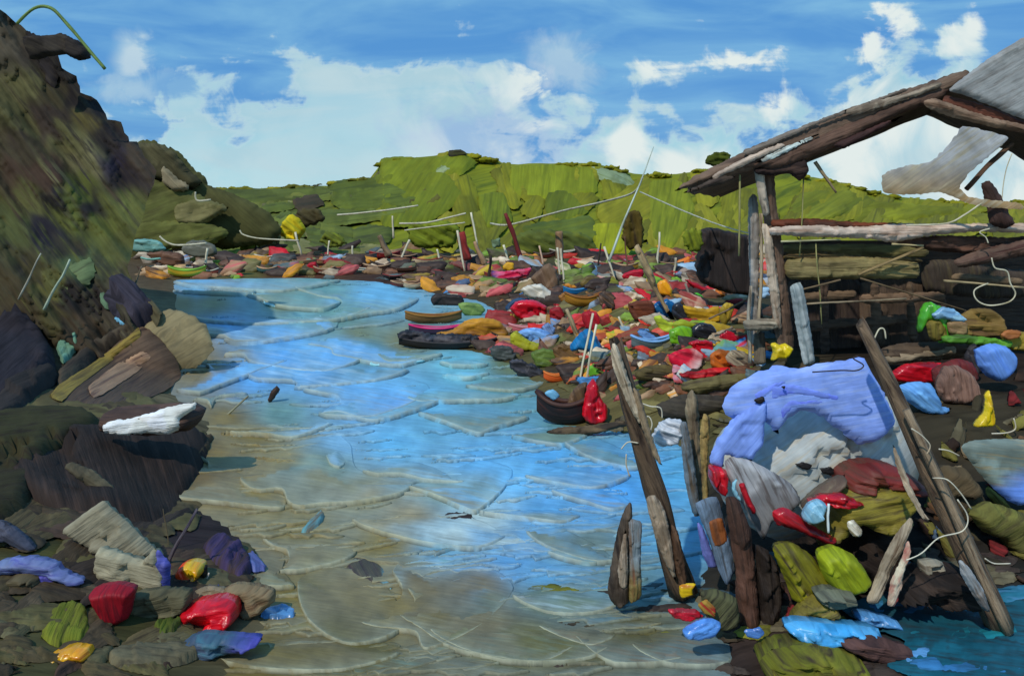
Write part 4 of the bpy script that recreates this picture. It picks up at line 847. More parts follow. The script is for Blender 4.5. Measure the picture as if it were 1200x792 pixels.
# pool with swirling blue-green water
pm = MB(); prr = random.Random(4)
for pl, a, b, an in [("985,712 1040,692 1100,700 1150,716 1230,690 1260,760 1240,800 1100,800 1040,780 1060,750 1020,735", (28, 92, 108), (40, 60, 66), 8), ("1060,712 1110,704 1150,722 1120,740 1080,752 1060,742 1090,728", (30, 116, 134), (40, 80, 88), 160), ("1040,700 1100,712 1070,724 1030,722 1010,712", (64, 130, 176), (34, 96, 124), 10), ("1110,740 1160,725 1210,735 1215,765 1150,772 1095,765", (34, 128, 140), (26, 80, 90), -10),
                     ("1060,775 1120,765 1200,776 1215,795 1120,792 1080,788", (58, 120, 170), (40, 84, 110), 6), ("1120,690 1150,700 1140,718 1110,712", (36, 50, 54), (40, 84, 94), 30), ("1085,694 1130,688 1160,694 1130,700 1095,702", (112, 126, 204), (80, 96, 160), 5), ("1165,690 1215,684 1220,700 1180,706", (40, 110, 130), (70, 120, 150), 0), ("1040,770 1085,758 1120,772 1080,782", (94, 150, 196), (60, 110, 150), 5)]:
    blob(pm, pl, lambda x, y: Dground(x, y, .05), .02, a, b, an, jit=1.4, flat=.5, ridge=.5, nrm=(0, 0, 1), rnd=prr, freq=.6, res=4)
tag(pm.build('pool_water', 'water'), None, None, kind='structure')
mm = MB()
for i in range(90):
    px, py = prr.uniform(640, 1210), prr.uniform(650, 790)
    if px < 830 and py < 690: continue
    if px > 990 and 690 < py < 770: continue
    L_, w = prr.uniform(36, 90), prr.uniform(10, 20); a = prr.uniform(-8, 14); pl = dab(px, py, L_, w, a, prr)
    cs = prr.choice([((112, 104, 80), (74, 64, 48)), ((92, 84, 62), (56, 46, 38)), ((70, 60, 52), (48, 40, 38)), ((120, 118, 44), (72, 70, 36)), ((80, 98, 104), (60, 70, 70)), ((86, 58, 50), (56, 42, 40))])
    blob(mm, pl, lambda x, y: Dground(x, y, .012), .03, cs[0], cs[1], a, jit=1.2, flat=.6, ridge=.4, nrm=(0, 0, 1), rnd=prr, res=2.6)
for i in range(150):
    px, py = prr.uniform(845, 1215), prr.uniform(440, 735)
    if py < 640 and px < 1070: continue
    if px > 985 and py > 688: continue
    L_, w = prr.uniform(10, 44), prr.uniform(5, 16); a = prr.uniform(-60, 60)
    cs = prr.choice([(BLK, BLK2), (BRN, BRN2), ((96, 88, 66), (60, 52, 40)), ((70, 54, 44), (44, 36, 32)), ((66, 60, 44), (44, 38, 32)), (BRN2, BLK), ((120, 112, 52), (80, 72, 40)), ((150, 130, 100), (100, 80, 60)), ((90, 110, 130), (60, 70, 90)), ((120, 40, 40), (70, 34, 32))])
    blob(mm, dab(px, py - w * .4, L_, w, a, prr), gd(px, py) - .02, .05 + .2 * w / 100, cs[0], cs[1], a, jit=1.2, flat=.3, ridge=.3, rnd=prr, res=2.6, lean=.6, sharp=.9)
tag(mm.build('mud', 'matte'), 'ridged wet mud along the near shore', None, kind='stuff')

# ---- posts in the foreground
def post(label, outline_or, **k): return None
lp = empty('mooring_post', P(1165, 745, 8.0), 'long weathered post leaning left across the blue tarpaulin from the pool', 'post')
part_pole(lp, 'shaft', (1172, 735), (1009, 379), 34, 13, 8.0, (118, 98, 76), (60, 46, 38), bend=.02, rough=.1, rag=.3, k=16, db=8.4)
part_pole(lp, 'split_rail', (1182, 742), (1062, 480), 12, 10, 7.85, (150, 130, 104), (84, 66, 50), bend=.02, k=12, db=8.1)
part_blob(lp, 'splinter', "1124,655 1136,665 1152,690 1160,716 1150,712 1136,690 1126,672", 7.7, .05, (150, 152, 150), (104, 92, 80), 60, res=2.2)
part_blob(lp, 'splinter', "1046,520 1056,540 1070,575 1086,605 1094,612 1080,606 1062,575 1050,545", 7.95, .03, (188, 168, 140), (120, 96, 74), 62, res=2.2)
tp = empty('mooring_post', P(797, 695, 9.2), 'tall splintered brown mooring post leaning left in the middle of the near shore', 'post')
part_pole(tp, 'shaft', (800, 696), (722, 404), 32, 17, 9.2, (96, 78, 60), (52, 40, 32), bend=.03, rough=.12, rag=.4, k=16)
part_blob(tp, 'splinter', "716,412 719,400 726,412 734,436 746,470 752,500 738,478 726,450 718,430", 9.0, .05, (196, 178, 150), (124, 104, 80), 72, res=2)  # pale strip paints the lit left edge of the tall post
part_blob(tp, 'splinter', "757,585 768,580 780,600 788,640 792,680 780,660 768,630", 9.0, .06, (172, 154, 130), (112, 92, 72), 75, res=2)
part_blob(tp, 'splinter', "742,455 750,462 764,510 776,545 766,535 752,500", 8.98, .04, (160, 138, 108), (84, 66, 50), 72, res=2)
part_blob(tp, 'splinter', "786,615 794,622 802,655 806,690 798,690 790,660", 9.0, .06, (74, 54, 40), (120, 90, 66), 76, res=2)
st_ = empty('mooring_post', P(730, 708, 8.8), 'short dark pointed stump standing in the shallows left of the tall post', 'post')
part_blob(st_, 'shaft', "712,690 718,650 724,620 732,596 738,588 741,596 740,640 738,700 726,712 716,704", 8.8, .1, (92, 78, 64), (38, 30, 26), 86, res=2.2, flat=.9, ridge=.3)
part_blob(st_, 'splinter', "724,668 728,640 733,620 736,640 735,686 727,688", 8.68, .04, (168, 150, 128), (120, 100, 80), 86, res=2)  # pale strip paints the lit side of the stump
lump('board', 'narrow grey board standing right against the short dark stump', 'board', "737,612 746,609 752,614 751,660 752,696 745,704 737,702", (126, 138, 142), (112, 92, 76), 88, d=8.72, th=.05, mat='wood', jit=.7, flat=.4, grad=((120, 106, 60), (130, 80, 50), 90, .45, .8))
lump('board', 'leaning plank painted grey-blue with an orange band left of the dark stump post', 'board', "815,590 828,583 840,582 846,600 856,640 861,668 852,686 842,668 830,630 820,605", (112, 132, 152), (84, 90, 96), 75, d=8.75, th=.05, mat='wood', jit=.7, flat=.3, parts=[('painted_band', "831,612 846,607 852,634 838,640", (150, 84, 40), (110, 70, 48), 75, {'th': .4, 'out': .9, 'flat': .3, 'label': 'orange-brown band of paint'})])
lump('board', 'thin lavender board behind the grey-blue plank', 'board', "817,612 824,618 834,645 840,664 830,664 822,645", (120, 126, 200), (84, 96, 150), 72, d=8.95, th=.04, jit=.6, flat=.4)
lump('mooring_post', 'thick red-brown stump post under the bow of the upturned boat', 'post', "850,585 862,582 872,600 880,622 884,660 890,728 872,734 862,720 862,670 856,630", (92, 62, 48), (46, 34, 28), 84, d=8.5, th=.16, mat='wood', jit=1.1, flat=.9, ridge=.3)
lump('mooring_post', 'dark shadowy stump post right of the red-brown one', 'post', "886,640 900,645 912,665 916,700 908,732 890,730 886,690", (52, 42, 34), (36, 28, 24), 84, d=8.6, th=.14, mat='wood', jit=1.1, flat=.9, ridge=.3)
lump('mooring_post', 'olive-brown pointed post behind the grey-blue plank', 'post', "803,478 806,462 812,456 818,470 820,500 824,560 826,600 814,604 808,560 806,510", (132, 116, 90), (86, 70, 54), 87, d=10.6, th=.1, mat='wood', jit=1., flat=.9, ridge=.3)
lump('mooring_post', 'slim ochre post standing left of the blue bow flap', 'post', "822,492 826,484 832,492 830,530 829,560 832,592 824,596 822,560 820,520", (166, 138, 80), (110, 86, 54), 87, d=10.2, th=.07, mat='wood', jit=.9, flat=.9, ridge=.3)
lump('board', 'grey board strip between olive-brown and ochre posts', 'board', "797,500 804,494 810,520 816,560 820,600 812,602 802,560", (110, 128, 140), (92, 80, 64), 80, d=10.3, th=.04, mat='wood', jit=.7, flat=.4)
lump('plastic_bag', 'crumpled white plastic bag hanging behind the tall post', 'bag', "764,510 772,496 784,490 798,492 800,508 794,520 778,522 770,520", (226, 230, 232), (120, 130, 140), 20, d=10.4, th=.1, jit=2, ridge=.35)
lump('offcut', 'V-shaped split timber standing in the mud, pale left half', 'timber', "1015,705 1024,680 1036,650 1050,625 1066,606 1070,612 1060,640 1044,670 1030,706", (176, 160, 134), (96, 76, 56), 115, d=8.05, th=.07, mat='wood', jit=.7, flat=.6)
lump('offcut', 'red-edged cream splinter right of the V-shaped split timber', 'timber', "1044,680 1056,655 1064,632 1067,645 1058,675 1056,690 1048,710 1040,708", (200, 186, 158), (176, 40, 44), 115, d=7.95, th=.05, mat='wood', jit=.7, flat=.6)
for a in [('cord', 'pale cord strung from the long leaning post down past the sack', [(1093, 560, 7.9), (1110, 562, 7.8), (1126, 578, 7.8), (1138, 596, 7.8)]), ('cord', 'pale cord curving from the leaning post to the split timber', [(1122, 585, 7.8), (1134, 605, 7.8), (1128, 622, 7.8), (1100, 630, 7.8), (1080, 648, 7.8), (1062, 656, 7.8)]), ('cord', 'white bent wire beside the yellow bottle', [(1188, 490, 11.3), (1190, 502, 11.3), (1180, 507, 11.3), (1162, 508, 11.3)]), ('cord', 'short white wire in the shade at lower right', [(1154, 654, 8.4), (1165, 660, 8.4), (1184, 660, 8.4)]),
          ('cord', 'pale bent wire sticking out right of the tall post', [(751, 472, 9), (762, 476, 9), (774, 478, 9), (776, 490, 9)]), ('cord', 'curled white wire loop left of the tall post above the water', [(728, 526, 9.1), (736, 518, 9.1), (748, 519, 9.1)]), ('cord', 'white wire hanging over the water left of the tall post', [(734, 532, 9.1), (734, 545, 9.1), (738, 558, 9.1)]), ('cord', 'small white wire hook beside the tall post', [(752, 490, 9), (760, 488, 9), (764, 496, 9), (762, 506, 9)]),
          ('cord', 'white squiggle of wire on the long leaning post', [(1068, 502, 7.9), (1080, 510, 7.9), (1090, 522, 7.9), (1086, 532, 7.9)]), ('cord', 'pink-white wire reaching to the grey and blue sack', [(1100, 526, 7.9), (1112, 528, 7.9), (1124, 534, 7.9)]), ('cord', 'dark hooked wire over the blue tarpaulin top', [(952, 436, 8.5), (985, 434, 8.5), (1004, 434, 8.5), (1012, 428, 8.5), (1000, 420, 8.5), (1006, 417, 8.5)])]:
    cord(a[0], a[1], 'cord', a[2], 1.6, *(((60, 48, 44), (40, 32, 30)) if 'dark' in a[1] else ((214, 206, 180), (170, 150, 120))))
# ---- boats and gear drawn up on the middle beach
boat('rowing_boat', 'long brown rowing boat with a red inside beached behind the pink-striped one', 508, 379, 66, 13, 4, (124, 92, 52), (150, 104, 44), (140, 52, 40), .3)
b = boat('rowing_boat', 'long boat with a bright pink gunwale stripe at the tip of the middle beach', 512, 392, 66, 11, 2, (66, 50, 76), (214, 44, 112), (150, 140, 150), .28)
b = boat('rowing_boat', 'low black boat hull floating at the very tip of the middle beach', 525, 409, 116, 12, -2, (34, 31, 31), (60, 54, 52), (54, 46, 42), .24)
lump('tarpaulin', 'ochre tarpaulin heap on the shore end of the pink-striped boat', 'tarpaulin', "530,386 545,376 565,372 585,376 595,388 594,398 570,396 540,394 515,396 512,390", OCH, OCH2, 5, jit=1., ridge=.25)
lump('netting', 'black tangled netting lying along the low black boat', 'net', "466,390 478,387 505,391 535,391 578,395 576,401 540,405 505,407 480,402 468,396", (32, 30, 32), (84, 80, 84), 4, jit=2.2, ridge=.5, th=.3)
lump('rowing_boat', 'small olive green upturned dinghy with a dark edge behind the ochre heap', 'boat', "537,356 548,354 562,356 569,363 564,369 550,371 541,366", (128, 154, 78), (78, 104, 58), 5, jit=.7)
lump('hut', 'low dark shed at the water edge behind the beached boats', 'shed', "505,348 512,344 540,346 544,352 540,359 508,358", (52, 44, 40), (34, 30, 28), 3, jit=.8, flat=.3)
lump('plastic_bag', 'big shiny red bag in the middle of the beach heap', 'bag', "598,362 604,354 616,351 630,353 641,360 640,372 630,379 615,376 604,370", (222, 18, 40), (160, 12, 30), 15, mat='gloss', jit=.8, ridge=.25)
lump('hose', 'dark blue arc of hose over the big shiny red bag', 'hose', "592,361 598,353 608,349 620,350 620,353 608,354 600,360 597,366", (44, 76, 110), (30, 40, 60), -30, jit=.6)
lump('cloth', 'white cloth with a pointed tail draped above the big shiny red bag', 'cloth', "610,340 620,334 634,333 648,344 650,356 646,364 640,356 630,351 620,350", (222, 214, 196), (166, 150, 122), 30, jit=.9, ridge=.25, th=.25)
lump('sack', 'brown sack pile standing behind the white pointed cloth', 'sack', "622,326 632,316 642,308 652,316 656,332 652,345 640,342 628,334", (124, 96, 70), (92, 66, 48), 70, jit=.9, ridge=.25)
lump('cloth', 'dark red cloth crumpled right of the big shiny red bag', 'cloth', "644,362 656,359 662,370 656,378 645,377", (176, 26, 36), (112, 30, 32), 20, jit=1.)
lump('cloth', 'bone-coloured rag hanging below the white pointed cloth', 'rag', "642,374 648,362 654,358 652,366 648,378", (198, 172, 136), (140, 110, 84), 110, jit=.6)
boat('rowing_boat', 'small pale pink boat below the big shiny red bag', 618, 391, 44, 11, 5, (196, 104, 112), (214, 140, 140), (126, 60, 62), .34)
lump('tarpaulin', 'light blue tarpaulin over the small pale pink boat', 'tarpaulin', "606,390 616,385 630,384 644,390 646,400 636,405 622,401", LBL, LBL2, 15, jit=.8, ridge=.2)
lump('cloth', 'pale blue and black bundle beside the light blue tarpaulin', 'bundle', "634,384 642,378 650,384 648,398 640,398", (130, 160, 206), (44, 40, 50), 60, jit=1.2, ridge=.3)
lump('sack', 'yellow-green sack below the light blue tarpaulin', 'sack', "598,392 606,388 618,398 636,404 642,408 628,412 608,411 599,404", (170, 166, 34), (120, 112, 34), 20, jit=.8)
lump('sack', 'ochre sack left of the big shiny red bag', 'sack', "586,371 596,366 607,370 608,378 594,380 586,378", (164, 132, 34), (112, 90, 36), 0, jit=.7)
lump('sack', 'mossy green sack by the water below the yellow-green one', 'sack', "622,414 636,408 652,412 654,424 642,431 628,428", (116, 140, 52), (74, 90, 44), 10, jit=.9)
lump('sack', 'brown and ochre bundle right of the mossy green sack', 'bundle', "648,408 660,402 676,408 680,420 668,426 652,424", (134, 98, 50), (84, 60, 40), 30, jit=1.2)
lump('netting', 'black net heap at the water edge below the mossy green sack', 'net', "596,424 608,420 622,426 634,432 638,441 622,444 606,440", (30, 28, 30), (80, 78, 84), 15, jit=2.2, ridge=.5)
lump('netting', 'grey-black net heap under the ochre tarpaulin at the water edge', 'net', "574,408 592,404 602,410 604,420 590,424 578,420", (70, 74, 70), (36, 34, 34), 10, jit=2, ridge=.5)
boat('rowing_boat', 'little orange boat on the shore above the black dinghy', 652, 448, 30, 12, 4, (212, 92, 36), (226, 120, 50), (120, 50, 34), .36)
lump('cloth', 'small leaf-green cloth hanging on the pair of white poles', 'cloth', "688,432 696,426 704,432 702,442 690,441", (110, 176, 44), (70, 110, 40), 40, jit=1.)
boat('dinghy', 'black dinghy with an upswept bow beached by the upright red sail', 662, 497, 66, 34, -10, (34, 27, 26), (74, 46, 36), (96, 60, 40), .4, hull2=(84, 44, 34))
lump('cloth', 'light blue scrap inside the black dinghy', 'cloth', "638,460 648,456 656,464 648,469", (124, 182, 208), (90, 140, 170), 20, d=gd(662, 497) - .1, jit=.6)
lump('sail', 'bright red furled sail standing upright beside the black dinghy', 'sail', "682,486 684,470 689,450 695,444 701,452 704,466 712,476 712,490 700,498 688,494", (224, 14, 34), (158, 10, 26), 85, mat='gloss', jit=1., ridge=.3)
lump('cloth', 'brown canvas folded behind the upright red sail', 'canvas', "664,480 668,462 678,450 688,448 686,470 682,490 672,494", (112, 84, 56), (74, 54, 40), 75, d=gd(676, 494) + .3, jit=1.)
lump('sail', 'deep blue cloth hanging upright behind the two white poles', 'cloth', "668,404 680,390 690,385 700,396 708,412 711,428 702,424 692,414 680,410 670,412", (28, 122, 176), (20, 84, 130), 60, jit=1.1, ridge=.3)
lump('cloth', 'red flag-like cloth hanging above the deep blue cloth', 'cloth', "681,368 690,364 700,367 706,378 698,388 686,384", (196, 22, 38), (130, 24, 32), 70, jit=1.)
lump('cloth', 'rust red rag right of the red flag-like cloth', 'rag', "702,372 714,368 722,376 716,386 706,384", (168, 48, 44), (110, 50, 40), 30, jit=1.2)
boat('rowing_boat', 'small bright blue boat in the middle of the beach', 674, 346, 28, 9, -4, (24, 112, 168), (60, 140, 190), (60, 80, 90), .34)
boat('rowing_boat', 'ochre-brown round-bowed boat in front of the small bright blue boat', 684, 359, 44, 15, 3, (170, 118, 36), (140, 88, 32), (110, 74, 40), .42)
lump('cloth', 'brown-ochre cloth at the left end of the round-bowed boat', 'cloth', "654,347 662,342 670,348 668,356 658,353", (156, 104, 44), (104, 70, 40), 20, jit=1.)
lump('sack', 'olive-yellow sack at the foot of the leaning white pole', 'sack', "705,330 716,324 725,330 724,337 710,338", (142, 140, 40), (96, 96, 40), 10, jit=.8)
lump('sack', 'olive brown sack between the blue boat and the leaning white pole', 'sack', "680,330 690,322 702,325 704,334 694,338 682,337", (116, 96, 44), (78, 66, 38), 10, jit=.8)
lump('cloth', 'cream frilled cloth spread in front of the brown crate', 'cloth', "720,350 728,345 740,341 752,346 755,350 742,353 734,358 724,356", (222, 200, 168), (150, 122, 92), 0, jit=1.3, ridge=.3)
lump('crate', 'red-brown wooden crate under the cream frilled cloth', 'crate', "736,356 750,352 764,353 768,362 766,374 744,375 738,366", (124, 66, 42), (86, 46, 34), 5, mat='wood', jit=.8, flat=.3)
lump('netting', 'dark tangled nets left of the cream frilled cloth', 'net', "702,344 712,340 722,348 720,362 710,366 703,356", (54, 42, 36), (120, 90, 66), 40, jit=1.8, ridge=.5)
lump('cloth', 'crimson cloth spread flat left of the driftwood plank', 'cloth', "729,322 738,317 752,315 755,322 748,333 738,328 730,327", (206, 24, 44), (140, 18, 36), 5, jit=1.2, ridge=.3)
lump('plastic_bag', 'orange bag hanging right of the driftwood plank', 'bag', "770,332 780,327 786,334 788,344 787,354 783,347 772,345", (234, 150, 24), (196, 96, 22), 50, mat='gloss', jit=.8)
lump('plastic_bag', 'cobalt blue bag right of the driftwood plank foot', 'bag', "762,362 770,354 782,350 790,356 786,370 772,373", (30, 116, 180), (20, 76, 130), 20, mat='gloss', jit=1.)
lump('plastic_bag', 'black bag between the cobalt blue and the mustard one', 'bag', "788,358 796,354 806,362 810,374 798,377 788,370", (30, 30, 36), (54, 54, 62), 40, mat='gloss', jit=.9)
lump('tarpaulin', 'yellow-green tarpaulin heap in front of the cobalt blue bag', 'tarpaulin', "766,372 774,370 784,378 800,374 816,380 808,386 792,388 784,392 774,388", (164, 178, 40), (118, 130, 36), 15, jit=.9, ridge=.25)
lump('plastic_bag', 'shiny apple green bag under the yellow-green tarpaulin', 'bag', "784,388 796,382 810,384 811,398 800,405 786,402", (126, 186, 30), (86, 136, 30), 60, mat='gloss', jit=.7)
lump('tarpaulin', 'mustard yellow tarpaulin spread below the shed', 'tarpaulin', "800,358 812,360 828,362 842,358 844,376 832,378 816,378 806,372", (204, 156, 30), (150, 112, 30), 5, jit=1., ridge=.2)
lump('sack', 'olive mustard sack at the right end of the mustard tarpaulin', 'sack', "843,362 852,354 860,358 856,374 848,383 844,374", (176, 148, 44), (116, 98, 40), 100, jit=.8)
lump('rope', 'bright green coil of rope above the mustard yellow tarpaulin', 'rope', "812,344 818,343 826,350 832,357 824,356 816,350", (90, 196, 50), (60, 140, 40), 35, jit=.8, th=.12)
lump('cloth', 'long red cloth lying along the foot of the dark shed', 'cloth', "802,327 812,330 826,336 838,343 830,347 812,338", (196, 24, 38), (130, 20, 32), 25, jit=1.)
lump('cloth', 'lime cloth on the beach left of the long red cloth', 'cloth', "786,326 794,324 802,332 800,338 790,332", (132, 172, 40), (90, 120, 40), 35, jit=.9)
lump('rowing_boat', 'orange bow of a boat raised on the bank beside the shelter posts', 'boat', "838,346 840,334 850,330 864,328 866,338 862,347 850,348", (226, 104, 30), (176, 130, 60), 5, jit=.7, grad=((170, 140, 70), (206, 110, 40), 90, .7, .3))
lump('buoy', 'big round black buoy beside the apple green bag', 'buoy', "811,384 820,378 834,380 840,388 836,397 822,399 812,394", (28, 28, 34), (60, 58, 64), 20, mat='gloss', jit=.5)
boat('rowing_boat', 'grey and light blue boat pulled up beside the olive sand', 765, 412, 52, 18, 12, (94, 106, 104), (128, 176, 224), (70, 80, 84), .36)
lump('tarpaulin', 'light blue tarpaulin strip over the grey boat by the olive sand', 'tarpaulin', "746,388 756,387 768,394 784,404 772,409 758,402", (134, 180, 230), (96, 136, 190), 30, jit=.8, ridge=.2)
lump('sack', 'brown and orange lump at the left end of the grey boat', 'sack', "738,384 744,379 750,386 748,398 740,396", (150, 104, 50), (96, 84, 66), 80, jit=.8)
lump('rowing_boat', 'red dinghy with a white bow piled before the shelter', 'boat', "783,416 796,410 812,408 824,416 822,428 812,437 798,434 786,426", (212, 22, 52), (140, 20, 36), 20, jit=.7, grad=((236, 214, 206), (210, 120, 120), 15, .55, .95))
lump('tarpaulin', 'glossy red tarpaulin behind the red and white dinghy', 'tarpaulin', "806,402 818,398 834,400 837,412 832,420 822,418 814,408", (214, 16, 32), (150, 12, 26), 10, mat='gloss', jit=.9, ridge=.25)
lump('sack', 'orange-brown sack right of the red and white dinghy', 'sack', "832,416 842,409 856,412 860,426 846,434 834,430", (200, 104, 30), (140, 80, 36), 30, jit=.9)
lump('cloth', 'small bright red cloth above the yellow-olive bag', 'cloth', "841,396 850,387 860,390 866,400 854,401", (204, 16, 40), (140, 16, 32), 15, mat='gloss', jit=.8)
lump('plastic_bag', 'yellow-olive bag between the black buoy and the shelter bracket', 'bag', "838,402 846,399 858,402 860,410 848,412 840,410", (178, 144, 36), (112, 92, 36), 0, jit=.8)
lump('cloth', 'beige and brown folded canvas at the right end of the heap', 'canvas', "850,418 858,410 872,412 884,424 880,436 866,432 854,426", (178, 162, 132), (84, 64, 52), 35, jit=.8, grad=((74, 54, 46), (120, 96, 76), 0, .6, .8))
lump('cloth', 'long red cloth strip along the bottom of the heap before the shelter', 'cloth', "796,437 820,434 846,430 868,432 880,436 850,442 812,444 800,442", (192, 24, 30), (130, 24, 30), -4, jit=1.3, ridge=.4)
lump('log', 'dark rounded log lying on the olive sand behind the tall post', 'log', "744,436 756,429 780,427 796,432 820,440 790,446 760,447 746,444", (86, 74, 40), (48, 38, 30), 6, mat='wood', jit=.9, flat=.9)
lump('log', 'second olive log below the long red cloth strip', 'log', "800,448 840,440 890,436 900,440 870,452 820,462 800,458", (104, 94, 56), (70, 58, 42), -10, mat='wood', jit=1.1, flat=.9)
lump('log', 'dark beam lying across the bank left of the blue tarpaulin', 'log', "770,474 800,462 850,464 860,476 820,492 776,490", (66, 58, 46), (46, 40, 36), 6, mat='wood', jit=1.2, flat=.9)
lump('log', 'dark driftwood at the water below the black dinghy', 'log', "640,506 660,500 700,498 728,492 735,498 700,508 660,514", (58, 48, 38), (112, 92, 64), -4, mat='wood', jit=1.2, flat=.8)
lump('plastic_bag', 'bright yellow plastic bag at the foot of the shelter post', 'bag', "903,404 908,401 914,404 920,402 928,407 926,414 920,420 912,420 903,422 906,412", YEL, (222, 176, 20), 30, d=14.6, mat='gloss', jit=.7, th=.12)
# shed and dark shrubs between beach and shelter
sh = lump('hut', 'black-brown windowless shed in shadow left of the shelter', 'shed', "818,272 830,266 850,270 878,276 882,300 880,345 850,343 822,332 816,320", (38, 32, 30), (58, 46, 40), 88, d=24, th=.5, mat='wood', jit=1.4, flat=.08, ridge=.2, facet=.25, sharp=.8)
lump('bush', 'yellow-green bush at the upper left corner of the black-brown shed', 'bush', "798,276 808,268 820,270 824,284 818,296 806,292", (130, 136, 34), (86, 96, 34), 70, d=23, mat='matte', jit=2.5, ridge=.5)
lump('bush', 'dark leafy shrub poking above the hill crest left of the roof', 'bush', "826,190 832,182 842,178 856,180 852,190 838,196", (84, 92, 26), (46, 52, 28), 10, d=60, mat='matte', jit=2.6, ridge=.5)
lump('bush', 'brown thorny bush on the slope behind the tall thin mast', 'bush', "728,276 736,250 748,246 754,262 752,290 738,292", (92, 76, 30), (60, 48, 32), 80, d=76, mat='matte', jit=2.6, ridge=.5)
lump('rock', 'dark bare rock on the crest of the green hill', 'rock', "526,186 526,177 540,175 548,181 538,184", (44, 38, 40), (84, 84, 44), -10, d=124, mat='matte', jit=.7)
# white poles, stakes and masts
WP, WP2 = (222, 212, 180), (150, 134, 104)
for lb, a, b, wa, wb, c1, d in [('white pole against the green hill, farthest left on the middle beach', (461, 277), (460, 253), 2.6, 2.2, WP, 78), ('slanting white pole on the middle beach left of the red stakes', (470, 304), (480, 281), 2.4, 2.8, WP, 70), ('tall white pole beside the red painted stake', (545, 318), (536, 270), 2.2, 2.8, WP, None), ('white pole standing behind the thick beige stake', (559, 286), (552, 249), 2.2, 2.6, WP, 76), ('short white pole right of the thick beige stake', (595, 304), (590, 287), 2.6, 2.6, WP, 72),
                              ('left white pole of the close pair below the brown plank post', (656, 322), (653, 290), 2.4, 2.6, WP, None), ('right white pole of the close pair below the brown plank post', (661, 331), (657, 291), 2.4, 2.6, WP, None), ('white pole leaning left by the olive-yellow sack', (722, 331), (708, 289), 2.2, 2.8, WP, None), ('upright white pole right of the driftwood plank', (770, 314), (773, 272), 3.0, 2.4, WP, None), ('short white pole before the black-brown shed', (790, 322), (792, 302), 2.2, 2.6, WP, None), ('white pole with a bulb tip in front of the black-brown shed', (838, 332), (836, 300), 2, 3.4, WP, None),
                              ('left white pole of the crossing pair by the deep blue cloth', (680, 446), (695, 367), 2.8, 3, WP, None), ('right white pole of the crossing pair by the deep blue cloth', (686, 456), (699, 380), 2.6, 2.8, WP, None), ('short curved white pole left of the grey boat', (734, 392), (725, 371), 3.4, 2.6, WP, None), ('white pole standing in the far left shore above the yellow boat', (240, 313), (243, 291), 3, 2.4, WP, 56), ('white pole below the yellow bush', (353, 298), (346, 272), 2.4, 2.6, WP, 76), ('thin white pole right of the yellow bush', (384, 303), (386, 282), 2, 2, WP, 75), ('small white pole in the middle of the far shore', (413, 302), (413, 288), 2, 2, WP, 75), ('stub of a white pole left of the tall white pole', (515, 304), (512, 292), 2.4, 2, WP, 68),
                              ('pale stake behind the sack pile', (636, 308), (632, 288), 2.4, 2, (206, 170, 140), 60), ('white stake leaning on the dark cliff foot, the farther one', (56, 354), (82, 304), 3.4, 2.4, (170, 186, 160), 21), ('grey stake leaning on the dark cliff, the left one', (26, 342), (48, 297), 2.4, 1.8, (150, 150, 136), 21)]:
    pole('pole', lb, 'pole', a, b, wa, wb, c1, WP2, da=d, group='white poles stuck in the shore', mat='paint', sink=.2, k=6)
pole('mast', 'tall thin pale mast leaning right above the middle beach', 'mast', (716, 300), (766, 172), 3.4, 1.2, (196, 206, 190), (150, 150, 120), da=44, group='masts and stakes')
pole('mast', 'thin brown mast right of the tall pale mast', 'mast', (735, 320), (732, 277), 2, 1.6, (120, 84, 60), (80, 50, 40), group='masts and stakes')
for lb, a, b, wa, wb, c1, c2 in [('dark red leaning stake against the hill', (612, 308), (592, 250), 7, 4, (112, 36, 36), (70, 40, 32)), ('beige driftwood stake right of the red painted stake', (566, 306), (556, 283), 7, 4, (176, 140, 104), (120, 90, 66)), ('red painted broad stake behind the tall white pole', (546, 300), (540, 272), 12, 9, (150, 48, 42), (96, 40, 34)), ('dark stake standing left of the red and blue cloth', (573, 332), (575, 300), 4, 3, (60, 46, 40), (40, 32, 30)), ('brown plank post above the pair of white poles', (656, 300), (655, 271), 9, 8, (140, 108, 76), (90, 60, 46)), ('beige mud-stained stake on the far shore near the hill foot', (454, 296), (444, 276), 9, 5, (134, 110, 82), (96, 76, 58)),
                                 ('thin dark stake right of the thin brown mast', (700, 320), (704, 285), 2, 2, (70, 60, 44), (50, 40, 34)), ('red pole in front of the black-brown shed', (846, 316), (845, 288), 2.8, 2.8, (170, 60, 60), (110, 40, 40)), ('pale crooked stick left of the deep blue cloth', (678, 396), (664, 362), 8, 4, (180, 158, 120), (120, 98, 72)), ('grey curved stake above the mustard tarpaulin', (812, 356), (803, 332), 3, 2.4, (150, 140, 124), (90, 80, 70)), ('pale dead branch reaching from the shelter post to the mustard sack', (846, 366), (892, 343), 2.2, 3, (140, 120, 94), (90, 72, 56)), ('red stained stick in the gap left of the cliff foot log', (160, 330), (166, 312), 2, 2, (130, 120, 100), (90, 80, 60))]:
    pole('stake', lb, 'stake', a, b, wa, wb, c1, c2, group='masts and stakes', da=(24 if 'left of the cliff' in lb else 26 if 'shed' in lb else 18 if 'shelter' in lb else None if a[1] > 312 else 62), rough=.25)
lump('driftwood', 'beige driftwood plank leaning upright right of the crimson cloth', 'driftwood', "743,290 748,286 754,296 762,312 768,326 770,336 778,352 792,376 786,374 776,358 768,344 762,336 754,316", (184, 158, 116), (116, 92, 66), 62, mat='wood', jit=.9, flat=.7, d=25)
